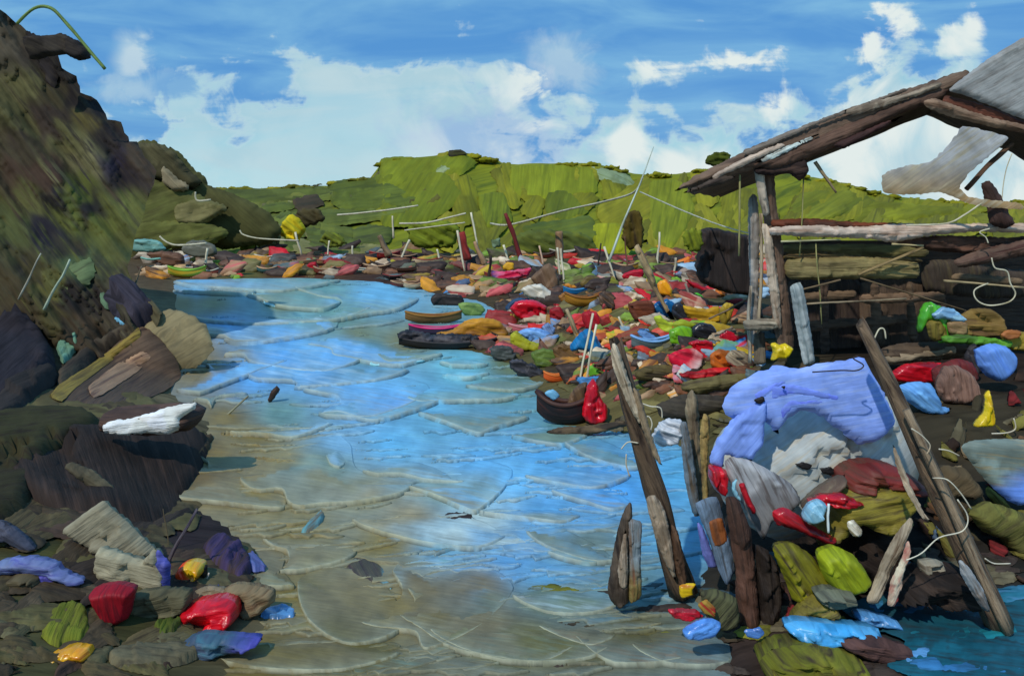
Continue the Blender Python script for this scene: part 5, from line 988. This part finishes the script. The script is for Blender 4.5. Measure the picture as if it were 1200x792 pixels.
# lines
cord('rope', 'pale rope sagging from the tall mast across the green hill', 'rope', [(753, 208, 45), (742, 226, 46), (705, 237, 52), (660, 247, 58), (600, 263, 66), (575, 262, 70)], 2.4)
cord('rope', 'thin rope running from the mast down to the shelter posts', 'rope', [(750, 225, 42), (775, 236, 36), (810, 251, 28), (850, 266, 20), (888, 276, 16)], 1.6)
cord('rope', 'pale slack rope on the hill foot left of the tall white pole', 'rope', [(468, 262, 76), (500, 261, 76), (530, 254, 76), (546, 250, 76)], 2.2)
cord('rope', 'lower slack rope on the hill foot left of the tall white pole', 'rope', [(474, 270, 75), (505, 266, 75), (545, 261, 75)], 1.5)
cord('rope', 'pale ridge line of rope lying on the left hill', 'rope', [(395, 252, 78), (420, 250, 78), (455, 246, 78), (490, 241, 78)], 2)
cord('rope', 'white sagging rope on the far left shore above the yellow boat', 'rope', [(187, 277, 55), (194, 283, 55), (204, 287, 55), (220, 287, 55), (242, 285, 55)], 2.2)
cord('rope', 'long white rope below the yellow bush', 'rope', [(281, 270, 74), (285, 275, 74), (300, 279, 74), (325, 281, 74), (350, 282, 74)], 1.8)
cord('rope', 'small white scratch of cord at the foot of the left headland', 'rope', [(229, 225, 48), (231, 235, 48), (247, 234, 48)], 2)
cord('rope', 'turquoise line at the water foot of the headland', 'rope', [(165, 302, 44), (175, 304, 44), (188, 303, 44)], 2.6, (120, 176, 160), (90, 140, 120))

# ---- far shore
lump('bush', 'bright yellow flowering bush on the far shore', 'bush', "326,272 332,260 340,250 350,256 358,268 352,280 342,284 332,280", (216, 184, 30), (146, 148, 40), 40, d=77, mat='matte', jit=2.2, ridge=.4)
for lb, ol, a, b2 in [('round olive bush left of the bright yellow bush', "280,284 286,276 298,276 300,292 292,300 282,296", (134, 140, 50), (96, 104, 44)), ('low olive bush at the far left shore', "244,278 262,274 280,278 282,290 262,292 246,288", (126, 130, 50), (92, 96, 44)), ('low green bush right of the bright yellow bush', "374,282 384,272 400,276 406,286 390,290", (120, 128, 44), (84, 92, 40)), ('grey-green bush left of the bright yellow bush', "300,276 322,270 330,280 320,292 302,290", (104, 104, 70), (76, 78, 54)), ('dark hollow bush above the far shore', "344,252 356,244 376,246 380,258 362,266 348,262", (84, 74, 46), (60, 54, 38)), ('bright green bush at the hill foot behind the white poles', "480,262 520,258 540,268 530,290 490,290 478,280", (120, 130, 36), (88, 98, 34)), ('teal leafed bush by the white poles', "575,282 584,278 588,288 580,292", (120, 140, 110), (84, 100, 70)), ('shaggy bush behind the broad stakes', "600,280 620,270 660,270 690,276 700,296 640,300 606,296", (84, 92, 44), (104, 108, 36))]:
    lump('bush', lb, 'bush', ol, a, b2, 30, d=79, mat='matte', jit=2.2, ridge=.45)
boat('rowing_boat', 'yellow and green boat at the left end of the far shore', 219, 325, 44, 12, 2, (196, 160, 40), (126, 172, 50), (140, 120, 40), .36, hull2=(120, 160, 50))
lump('plastic_bag', 'bright red bag on the far shore by the water', 'bag', "359,312 363,308 370,307 373,316 368,321 361,318", (206, 22, 40), (140, 20, 34), 30, jit=.6)
lump('cloth', 'small red cloth on the far left shore', 'cloth', "266,309 272,306 278,309 275,315 268,314", (176, 40, 50), (110, 40, 40), 10, jit=.6)
lump('cloth', 'turquoise tarpaulin under the headland on the far left shore', 'tarpaulin', "152,284 164,280 186,282 194,292 180,296 156,294", (112, 160, 150), (80, 110, 90), 4, d=56, jit=1.)
lump('hut', 'low grey shack roof on the far left shore', 'hut', "214,288 224,282 240,282 252,288 254,298 236,302 216,298", (112, 112, 98), (84, 82, 66), 4, d=62, jit=1., flat=.3)
lump('hut', 'low brown shack at the left end of the far shore', 'hut', "172,296 190,294 214,298 216,312 196,312 178,304", (100, 68, 48), (64, 46, 38), 8, d=58, jit=1., flat=.3)
lump('cloth', 'red sail cloth with a blue end spread beside the dark stake', 'sail', "576,318 590,318 606,316 622,314 620,323 606,326 592,328 579,333", (206, 16, 66), (232, 150, 176), 172, jit=1., ridge=.3, grad=((70, 56, 110), (120, 60, 110), 180, .78, .95))
lump('sack', 'yellow sack on top of the red sail cloth', 'sack', "589,312 594,307 602,308 602,316 596,318 590,316", YEL2, (226, 170, 40), 10, d=gd(598, 330) + .3, jit=.6)
frnd = random.Random(31)
FC = [('dark brown', (84, 58, 46), (56, 40, 34)), ('red-brown', (126, 58, 44), (80, 44, 36)), ('rusty red', (160, 46, 42), (100, 40, 36)), ('cream', (200, 176, 140), (140, 110, 84)), ('grey', (112, 110, 100), (78, 74, 66)), ('tan', (156, 122, 84), (108, 80, 58)), ('ochre', (176, 128, 44), (120, 84, 40)), ('teal', (70, 110, 110), (50, 76, 80)), ('olive', (110, 110, 50), (78, 78, 42)), ('black', (40, 34, 34), (64, 52, 46))]
WHERE = [(190, 'at the left end of the far shore'), (255, 'below the grey shack'), (300, 'below the round olive bush'), (345, 'below the bright yellow bush'), (395, 'right of the red bag on the far shore'), (440, 'at the bend of the shore'), (490, 'behind the beached long boats'), (560, 'by the red stakes'), (640, 'behind the sack pile'), (760, 'by the driftwood plank')]
used = set()
def where(px): return min(WHERE, key=lambda w: abs(w[0] - px))[1]
k = 0
for row, (y0, y1, x0, x1, n) in enumerate([(317, 324, 190, 480, 13), (303, 312, 200, 560, 15), (318, 342, 450, 600, 10), (300, 318, 600, 800, 8)]):
    for i in range(n):
        px = x0 + (x1 - x0) * (i + .5) / n + frnd.uniform(-6, 6); py = frnd.uniform(y0, y1); nm, c1, c2 = frnd.choice(FC[:3] + FC[4:6] + FC)
        rowname = ('low %s boat in the waterside row ' , 'small %s boat in the row behind ', '%s boat among the clutter ', '%s boat far up the beach ')[row]
        lb = (rowname % nm) + where(px)
        q = 0
        while lb in used:
            nm, c1, c2 = FC[(FC.index((nm, c1, c2)) + 1) % len(FC)]; lb = (rowname % nm) + where(px); q += 1
            if q > 10: break
        used.add(lb); rim = frnd.choice([CRM, (190, 150, 110), (150, 60, 50), (90, 70, 56)])
        boat('fishing_boat', lb, px, py, frnd.uniform(22, 38), frnd.uniform(6, 9), frnd.uniform(-18, 18), c1, rim, c2, .34, group='small boats drawn up along the far shore', small=True, thw=1, roll=math.radians(frnd.uniform(-8, 8)) * 57)
# unsorted wreckage, too small to count
rb = MB(); prr = random.Random(77)
PAL = [((96, 64, 46), (60, 44, 36)), ((130, 84, 56), (84, 56, 42)), ((70, 52, 42), (44, 36, 32)), ((160, 128, 92), (104, 80, 60)), ((150, 40, 40), (96, 36, 34)), ((196, 178, 150), (130, 104, 80)), ((46, 40, 38), (78, 62, 50)), ((120, 112, 60), (80, 76, 46)), ((84, 100, 100), (60, 70, 72)), ((190, 130, 40), (130, 86, 40)), ((110, 130, 50), (74, 88, 42))]
BRT = [((206, 24, 40), (150, 20, 32)), ((214, 60, 40), (150, 40, 30)), ((226, 150, 36), (170, 100, 30)), ((130, 176, 46), (90, 130, 40)), ((70, 140, 196), (50, 100, 150)), ((216, 196, 164), (160, 130, 100)), ((190, 160, 44), (140, 110, 36)), ((200, 90, 90), (140, 50, 50)), ((150, 180, 200), (100, 130, 150))]
def inwater(px, py): return inside(np.array([ground_px(px, py)]), WATER_W)[0]
cnt = 0
for _ in range(9000):
    px, py = prr.uniform(165, 905), prr.uniform(288, 470)
    if py > 327 and px < 455: continue
    top = 292 if px > 400 else 297
    if py < top or (px > 600 and py > 330 + (px - 600) * .9 + 60): continue
    if prr.random() < (py - 300) / 330: continue
    if inwater(px, py): continue
    far = (470 - py) / 180; L_ = prr.uniform(11, 38) * (1.45 - .45 * far); w = L_ * prr.uniform(.22, .5); a = prr.gauss(0, 16); pl = dab(px, py - w * .3, L_, w, a, prr)
    cs = prr.choice(BRT) if prr.random() < (.24 if px > 560 else .04) else prr.choice(PAL[:4] + PAL[2:3] + [((62, 46, 38), (40, 32, 28))] * 3 + PAL)
    cs = (cs[0], prr.choice([cs[1], cs[1], prr.choice(PAL)[0], prr.choice(BRT)[0], (50, 40, 34)]))
    d = gd(px, py); blob(rb, pl, d, .2 * w * d / F, cs[0], cs[1], a, jit=1.1, flat=.3, sharp=.9, ridge=.4, rnd=prr, res=2.6, lean=.4)
    cnt += 1
    if cnt > 820: break
tag(rb.build('beach_debris', 'paint'), 'brown and red wreckage and rubbish strewn over the beach', None, kind='stuff')

# ---- left bank in the shade of the cliff
log_ = lump('log', 'huge split log with a mossy yellow upper edge lying up from the left water edge', 'log', "58,462 78,448 110,425 150,392 168,382 186,396 206,420 212,440 198,455 170,468 130,476 100,478 72,472", (92, 72, 54), (62, 46, 38), -32, d=None, th=.3, on=(lambda x, y: np.minimum(Dcliff(x, y), Dground(x, y, .02)) - .1), nrm=(0, -1, .2), mat='wood', jit=1.3, flat=.5, ridge=.25, parts=[('bark', "58,464 70,450 110,424 150,394 162,384 164,396 140,416 110,438 88,455 72,470", (138, 116, 48), (90, 74, 40), -32, {'th': .5, 'out': .75, 'label': 'mossy ochre bark along the top'}), ('split_face', "104,452 140,424 168,410 178,420 160,436 130,456 110,466", (168, 132, 100), (104, 78, 64), -28, {'th': .35, 'out': .9})])
slope = lambda x, y: np.minimum(Dcliff(x, y), Dground(x, y, .02))
for a in [('boulder', 'big dark boulder at the left edge', "-30,400 0,385 28,371 42,380 62,410 66,436 50,446 30,470 -30,480", (46, 42, 46), (32, 29, 32), -35, 15.5, .8), ('boulder', 'dark purple-grey boulder with a green rim above the huge log', "120,350 130,342 148,340 168,348 182,362 188,374 165,386 150,386 132,368", (56, 52, 60), (38, 35, 40), 35, 19, .7), ('boulder', 'dark slab of rock below the big dark boulder', "0,460 30,440 60,432 70,445 40,470 10,500 -10,500", (56, 50, 46), (40, 36, 34), -30, 14.6, .4), ('boulder', 'dark brown rock mass behind the huge log', "66,440 90,420 130,390 158,378 160,386 120,416 84,448 70,452", (76, 66, 52), (54, 46, 40), -32, 17, .4),
          ('boulder', 'turquoise-stained rock between the big boulder and the huge log', "67,405 78,393 90,392 92,408 82,422 74,426 68,416", (110, 150, 124), (80, 104, 80), 70, 15.6, .2), ('boulder', 'green-rimmed stone leaning on the purple-grey boulder', "117,348 122,345 128,356 128,364 120,358", (100, 128, 96), (74, 88, 66), 60, 18.6, .15), ('boulder', 'pale blue wet stone below the purple-grey boulder', "134,372 146,376 160,384 158,389 144,384", (110, 166, 190), (84, 124, 140), 25, 18.2, .12), ('boulder', 'tan wet sand hump beside the huge log at the water', "166,382 200,362 240,380 250,410 230,430 205,432 190,405", (132, 118, 84), (110, 100, 74), -30, None, .25),
          ('boulder', 'black mass painted as the deep shade under the pale hull', "10,560 50,515 110,503 170,500 225,502 246,518 236,552 214,585 196,612 150,614 100,604 50,594", (46, 39, 35), (62, 50, 44), 70, 12.6, .5), ('boulder', 'olive-brown slope of earth left of the black painted shade', "-30,500 40,480 100,480 120,500 60,540 30,600 -30,620", (64, 60, 36), (52, 44, 32), -10, 12.9, .5), ('boulder', 'brown rock right of the black painted shade', "205,520 226,512 250,510 240,535 228,545 214,540", (92, 76, 54), (64, 52, 40), -40, 12.6, .25)]:  # the black mass is a dark shadowed hollow painted as a solid form
    lump(a[0], a[1], 'rock', a[2], a[3], a[4], a[5], d=None, th=a[7] * .55, on=slope, nrm=(0, -.5, 1), mat='matte', jit=1.8, flat=.25, ridge=.2, facet=.7)
hb = lump('rowing_boat', 'dark upturned boat hull with white peeling paint at the left water edge', 'boat', "118,496 122,484 138,477 170,474 205,472 226,472 240,480 236,492 222,504 180,510 140,508 122,506", (62, 48, 42), (98, 72, 58), -4, d=13.4, th=.35, mat='wood', jit=1., flat=.9, parts=[('peeling_paint', "120,500 128,493 150,491 172,485 190,479 206,475 230,471 228,480 214,488 216,500 198,508 170,508 140,510 124,507", (234, 230, 216), (200, 194, 180), -8, {'th': .3, 'out': .95, 'jit': 1.4, 'label': 'white peeling paint'})])
lump('slab', 'large pale grey-green stone slab tilted in the left foreground', 'slab', "73,623 84,612 120,587 134,598 150,612 172,634 184,645 176,652 160,656 130,650 100,640", (158, 150, 124), (128, 120, 98), -35, d=10.6, th=.12, mat='matte', jit=.8, flat=.15, ridge=.15)
lump('slab', 'second grey-green slab overlapping the large tilted one', 'slab', "113,652 117,641 140,648 168,655 182,642 196,668 196,690 176,690 150,682 126,677 112,670", (148, 140, 114), (122, 114, 92), 10, d=10.3, th=.12, mat='matte', jit=.8, flat=.15, ridge=.15)
lump('slab', 'mossy slab below the blue-edged slabs, left of the red bag', 'slab', "154,712 160,694 190,690 222,692 224,704 216,716 180,722 160,720", (98, 92, 68), (70, 66, 50), -10, d=9.9, th=.12, mat='matte', jit=.9, flat=.2)
lump('slab', 'tapering stone chip above the large tilted slab', 'slab', "77,546 84,541 110,552 134,572 136,584 124,590 108,575 96,562", (96, 88, 68), (70, 62, 50), 35, d=11.6, th=.1, mat='matte', jit=1.)
lump('cloth', 'violet-blue fringe of plastic along the slab edge', 'plastic', "120,676 140,682 165,688 184,680 176,668 184,645 200,660 198,690 186,694 170,690 140,692 124,684", (84, 88, 168), (60, 62, 120), 10, d=10.15, th=.06, jit=2, ridge=.4)
lump('cloth', 'pale blue-grey bundle with violet tips at the left edge', 'bundle', "-12,662 10,654 40,652 66,660 72,668 100,680 90,686 60,676 20,672 -12,672", (112, 124, 158), (70, 70, 140), 8, d=10.6, th=.12, jit=1.3, ridge=.3)
lump('cloth', 'violet rag below the pale blue-grey bundle', 'rag', "40,674 56,672 66,682 64,690 50,688", (84, 80, 160), (50, 46, 100), 30, d=10.4, th=.06, jit=1.2)
lump('rock', 'small brown rock below the pale blue-grey bundle', 'rock', "14,674 34,672 46,678 44,688 22,690", (92, 82, 60), (70, 60, 46), 0, d=10.4, th=.12, mat='matte', jit=1.)
lump('rock', 'pale bluish streaked stone at the left edge', 'rock', "-10,610 6,612 26,626 42,644 30,646 8,634 -10,630", (88, 90, 104), (54, 52, 56), 40, d=11.2, th=.1, mat='matte', jit=1.)
lump('bucket', 'dark red bucket under the violet fringe', 'bucket', "110,690 124,685 140,684 158,690 154,706 150,724 136,730 124,722", (152, 16, 30), (96, 14, 24), 80, d=9.9, th=.16, jit=.7)
lump('plastic_bag', 'bright red plastic bag on the mud right of the slabs', 'bag', "216,712 226,706 244,702 262,700 276,706 279,722 268,732 244,733 226,728", (216, 14, 30), (160, 10, 24), 0, d=9.6, th=.2, mat='gloss', jit=.8)
lump('float', 'yellow and red round float above the bright red plastic bag', 'float', "209,668 214,660 226,657 238,660 240,668 234,676 226,683 215,678", (228, 70, 26), (200, 30, 30), 60, d=10.2, th=.15, mat='gloss', jit=.5, grad=((244, 186, 30), (230, 150, 20), -30, .35, .6))
lump('float', 'small black wedge against the yellow and red float', 'wedge', "226,684 236,664 243,662 242,676 234,684", (24, 20, 18), (60, 50, 30), 60, d=10.1, th=.05, jit=.5)
lump('cloth', 'violet scrap below the yellow and red float', 'scrap', "222,688 232,684 250,685 262,688 240,691 226,691", (96, 100, 196), (70, 70, 150), 5, d=9.95, th=.05, jit=.8)
lump('plank', 'cream-edged curved plank above the bright red plastic bag', 'plank', "228,692 246,686 268,690 286,700 280,708 258,700 236,700", (136, 120, 94), (90, 74, 58), 12, d=9.8, th=.08, mat='wood', jit=.8)
lump('rock', 'tan stone right of the cream-edged plank', 'stone', "262,690 276,684 300,686 320,692 322,704 306,716 290,722 280,712 288,702", (128, 112, 84), (104, 76, 54), -20, d=9.5, th=.14, mat='matte', jit=.9)
lump('cloth', 'purple rag smeared over the wet mud behind the tan stone', 'rag', "238,640 256,628 276,636 290,650 296,668 280,680 262,672 246,662", (66, 54, 84), (70, 56, 46), -45, lie=True, jit=1.6, ridge=.4, mat='matte')
lump('cloth', 'lavender-blue scrap by the ripples right of the purple rag', 'scrap', "282,652 296,648 308,660 314,668 300,670 286,664", (108, 120, 176), (70, 70, 120), 30, lie=True, jit=1.2)
lump('cloth', 'bright blue scrap at the water edge right of the bright red bag', 'scrap', "304,722 316,712 334,710 346,716 344,726 322,728", (86, 140, 190), (60, 96, 136), 0, lie=True, mat='gloss', jit=.8)
lump('canoe', 'small slate blue canoe with violet stern in the left foreground', 'canoe', "210,764 216,750 236,742 262,744 290,746 308,748 290,758 262,764 236,770", (62, 72, 92), (66, 110, 124), 4, d=8.35, th=.14, jit=.8, grad=((84, 84, 176), (60, 60, 120), 0, .6, .85))
lump('plastic_bottle', 'orange-yellow plastic bottle lying at the bottom left', 'bottle', "56,767 66,762 84,758 102,760 106,768 96,774 72,776 60,772", (246, 174, 20), (214, 120, 24), 5, d=8.2, th=.12, mat='gloss', jit=.6)
lump('rock', 'long flat stone under the slate blue canoe', 'stone', "128,768 160,758 210,756 240,766 210,780 150,784 130,778", (106, 98, 74), (80, 72, 56), 2, lie=True, mat='matte', jit=1.2)
for lb, ol, a, b2 in [('olive green weed patch at the bottom left corner', "48,746 60,716 84,704 100,712 108,745 92,756 64,756", (112, 116, 36), (76, 74, 36)), ('small dark olive weed patch below the dark red bucket', "180,735 196,726 214,728 208,742 190,748", (84, 94, 34), (56, 58, 32))]:
    lump('weed_patch', lb, 'weeds', ol, a, b2, -65, th=.06, mat='matte', jit=2.4, ridge=.5, lie=True)
pole('stick', 'dark blue-edged stick leaning right above the round float', 'stick', (194, 664), (231, 596), 6, 3, (96, 88, 92), (56, 50, 70), da=10.6)
pole('stick', 'thin twig left of the dark blue-edged stick', 'stick', (198, 643), (191, 596), 1.6, 1.2, (110, 96, 70), (70, 60, 46), da=10.7)
pole('stick', 'short white stick over the dark red bucket', 'stick', (145, 711), (146, 690), 2.6, 2.4, (216, 206, 190), (170, 150, 130), da=9.6, sink=0, mat='paint')
pole('stick', 'short pale twig beside the black wedge of the float', 'stick', (240, 683), (245, 671), 2, 2, (216, 206, 190), (170, 150, 130), da=9.9, sink=.02, mat='paint')
pole('stick', 'pale stick half in the water at the bend of the left shore', 'stick', (266, 486), (291, 464), 3.2, 2, (150, 150, 124), (110, 100, 76), da=18, sink=.1)
lump('driftwood', 'small black driftwood stub floating in the blue water', 'driftwood', "314,468 318,458 324,452 328,456 322,466 316,473", (44, 32, 26), (76, 54, 40), -55, jit=.7, th=.08)
for lb, ol in [('dark wet driftwood streak in the middle of the water', "515,607 530,600 552,603 558,612 545,618 522,614"), ('long dark driftwood below the pale crest', "510,632 530,626 552,630 570,638 545,642 520,640")]:
    lump('driftwood', lb, 'driftwood', ol, (66, 48, 38), (40, 30, 26), 4, jit=1.8, th=.02, lie=True, mat='wood')
lump('driftwood', 'colourful striped sliver of wreckage in the tan shallows', 'driftwood', "404,672 412,655 428,653 446,662 452,676 460,690 440,686 416,678", (84, 76, 58), (60, 40, 44), 60, lie=True, th=.02, jit=1., grad=((120, 180, 186), (150, 40, 60), 0, .7, .85))
lump('driftwood', 'turquoise edged slip of wood in the tan shallows', 'driftwood', "352,626 362,612 376,598 380,604 374,620 362,627", (96, 170, 176), (110, 100, 80), -45, lie=True, jit=.9)
for lb, ol in [('black driftwood lying along the teal swell, upper', "524,466 540,463 560,466 580,465 570,469 545,469"), ('black driftwood lying along the teal swell, lower', "530,488 550,487 572,492 560,496 540,494")]:
    lump('driftwood', lb, 'driftwood', ol, (48, 42, 38), (84, 74, 62), 3, jit=1.8, th=.03, lie=True, mat='wood')

lb_ = MB(); lr = random.Random(90)
for i in range(150):
    px, py = lr.uniform(-40, 330), lr.uniform(440, 795)
    if inwater(px, py) or inwater(px + 25, py): continue
    L_, w = lr.uniform(40, 110), lr.uniform(16, 42); a = lr.uniform(-40, 20); pl = dab(px, py, L_, w, a, lr)
    cs = lr.choice([((92, 80, 54), (66, 56, 42)), ((74, 62, 46), (54, 46, 38)), ((100, 92, 58), (76, 66, 46)), ((80, 62, 50), (56, 46, 40))] + ([((104, 96, 68), (78, 72, 52)), ((88, 74, 56), (64, 56, 44))] if py > 700 or px > 230 else [((62, 52, 44), (44, 38, 35))]))
    blob(lb_, pl, lambda x, y: Dground(x, y, .02), .035, cs[0], cs[1], a, jit=1.6, flat=.5, ridge=.4, nrm=(0, 0, 1), rnd=lr, res=3.2)
tag(lb_.build('mud', 'matte'), 'dark mud dabs on the shaded left bank', None, kind='stuff')
bs = MB()
for i in range(90):
    px, py = lr.uniform(600, 960), lr.uniform(380, 540)
    if inwater(px, py) or inwater(px - 20, py): continue
    L_, w = lr.uniform(20, 60), lr.uniform(6, 14); a = lr.uniform(-14, 20); pl = dab(px, py, L_, w, a, lr)
    cs = lr.choice([((120, 110, 66), (88, 80, 50)), ((104, 96, 56), (70, 62, 42)), ((84, 70, 48), (56, 46, 36)), ((96, 90, 70), (70, 62, 48))])
    blob(bs, pl, lambda x, y: Dground(x, y, .015), .03, cs[0], cs[1], a, jit=1.4, flat=.5, ridge=.4, nrm=(0, 0, 1), rnd=lr, res=3)
tag(bs.build('sand', 'matte'), 'olive sand ridges on the right beach', None, kind='stuff')

cord('branch', 'thin green line added as an edge of the cliff top', 'branch', [(20, 28, 27), (40, 10, 27), (60, 10, 27), (80, 30, 27), (102, 56, 27), (123, 81, 27)], 4, (110, 134, 66), (76, 90, 46))  # added green line for the thin edge on the cliff, not a real branch
lump('rock', 'dark rock spur jutting from the cliff top', 'rock', "28,44 52,42 74,40 92,48 104,60 104,69 92,71 76,64 60,66 36,70", (40, 35, 34), (66, 58, 48), 25, d=28, th=.3, mat='matte', jit=1.6, on=lambda x, y: np.full(len(x), 30.))
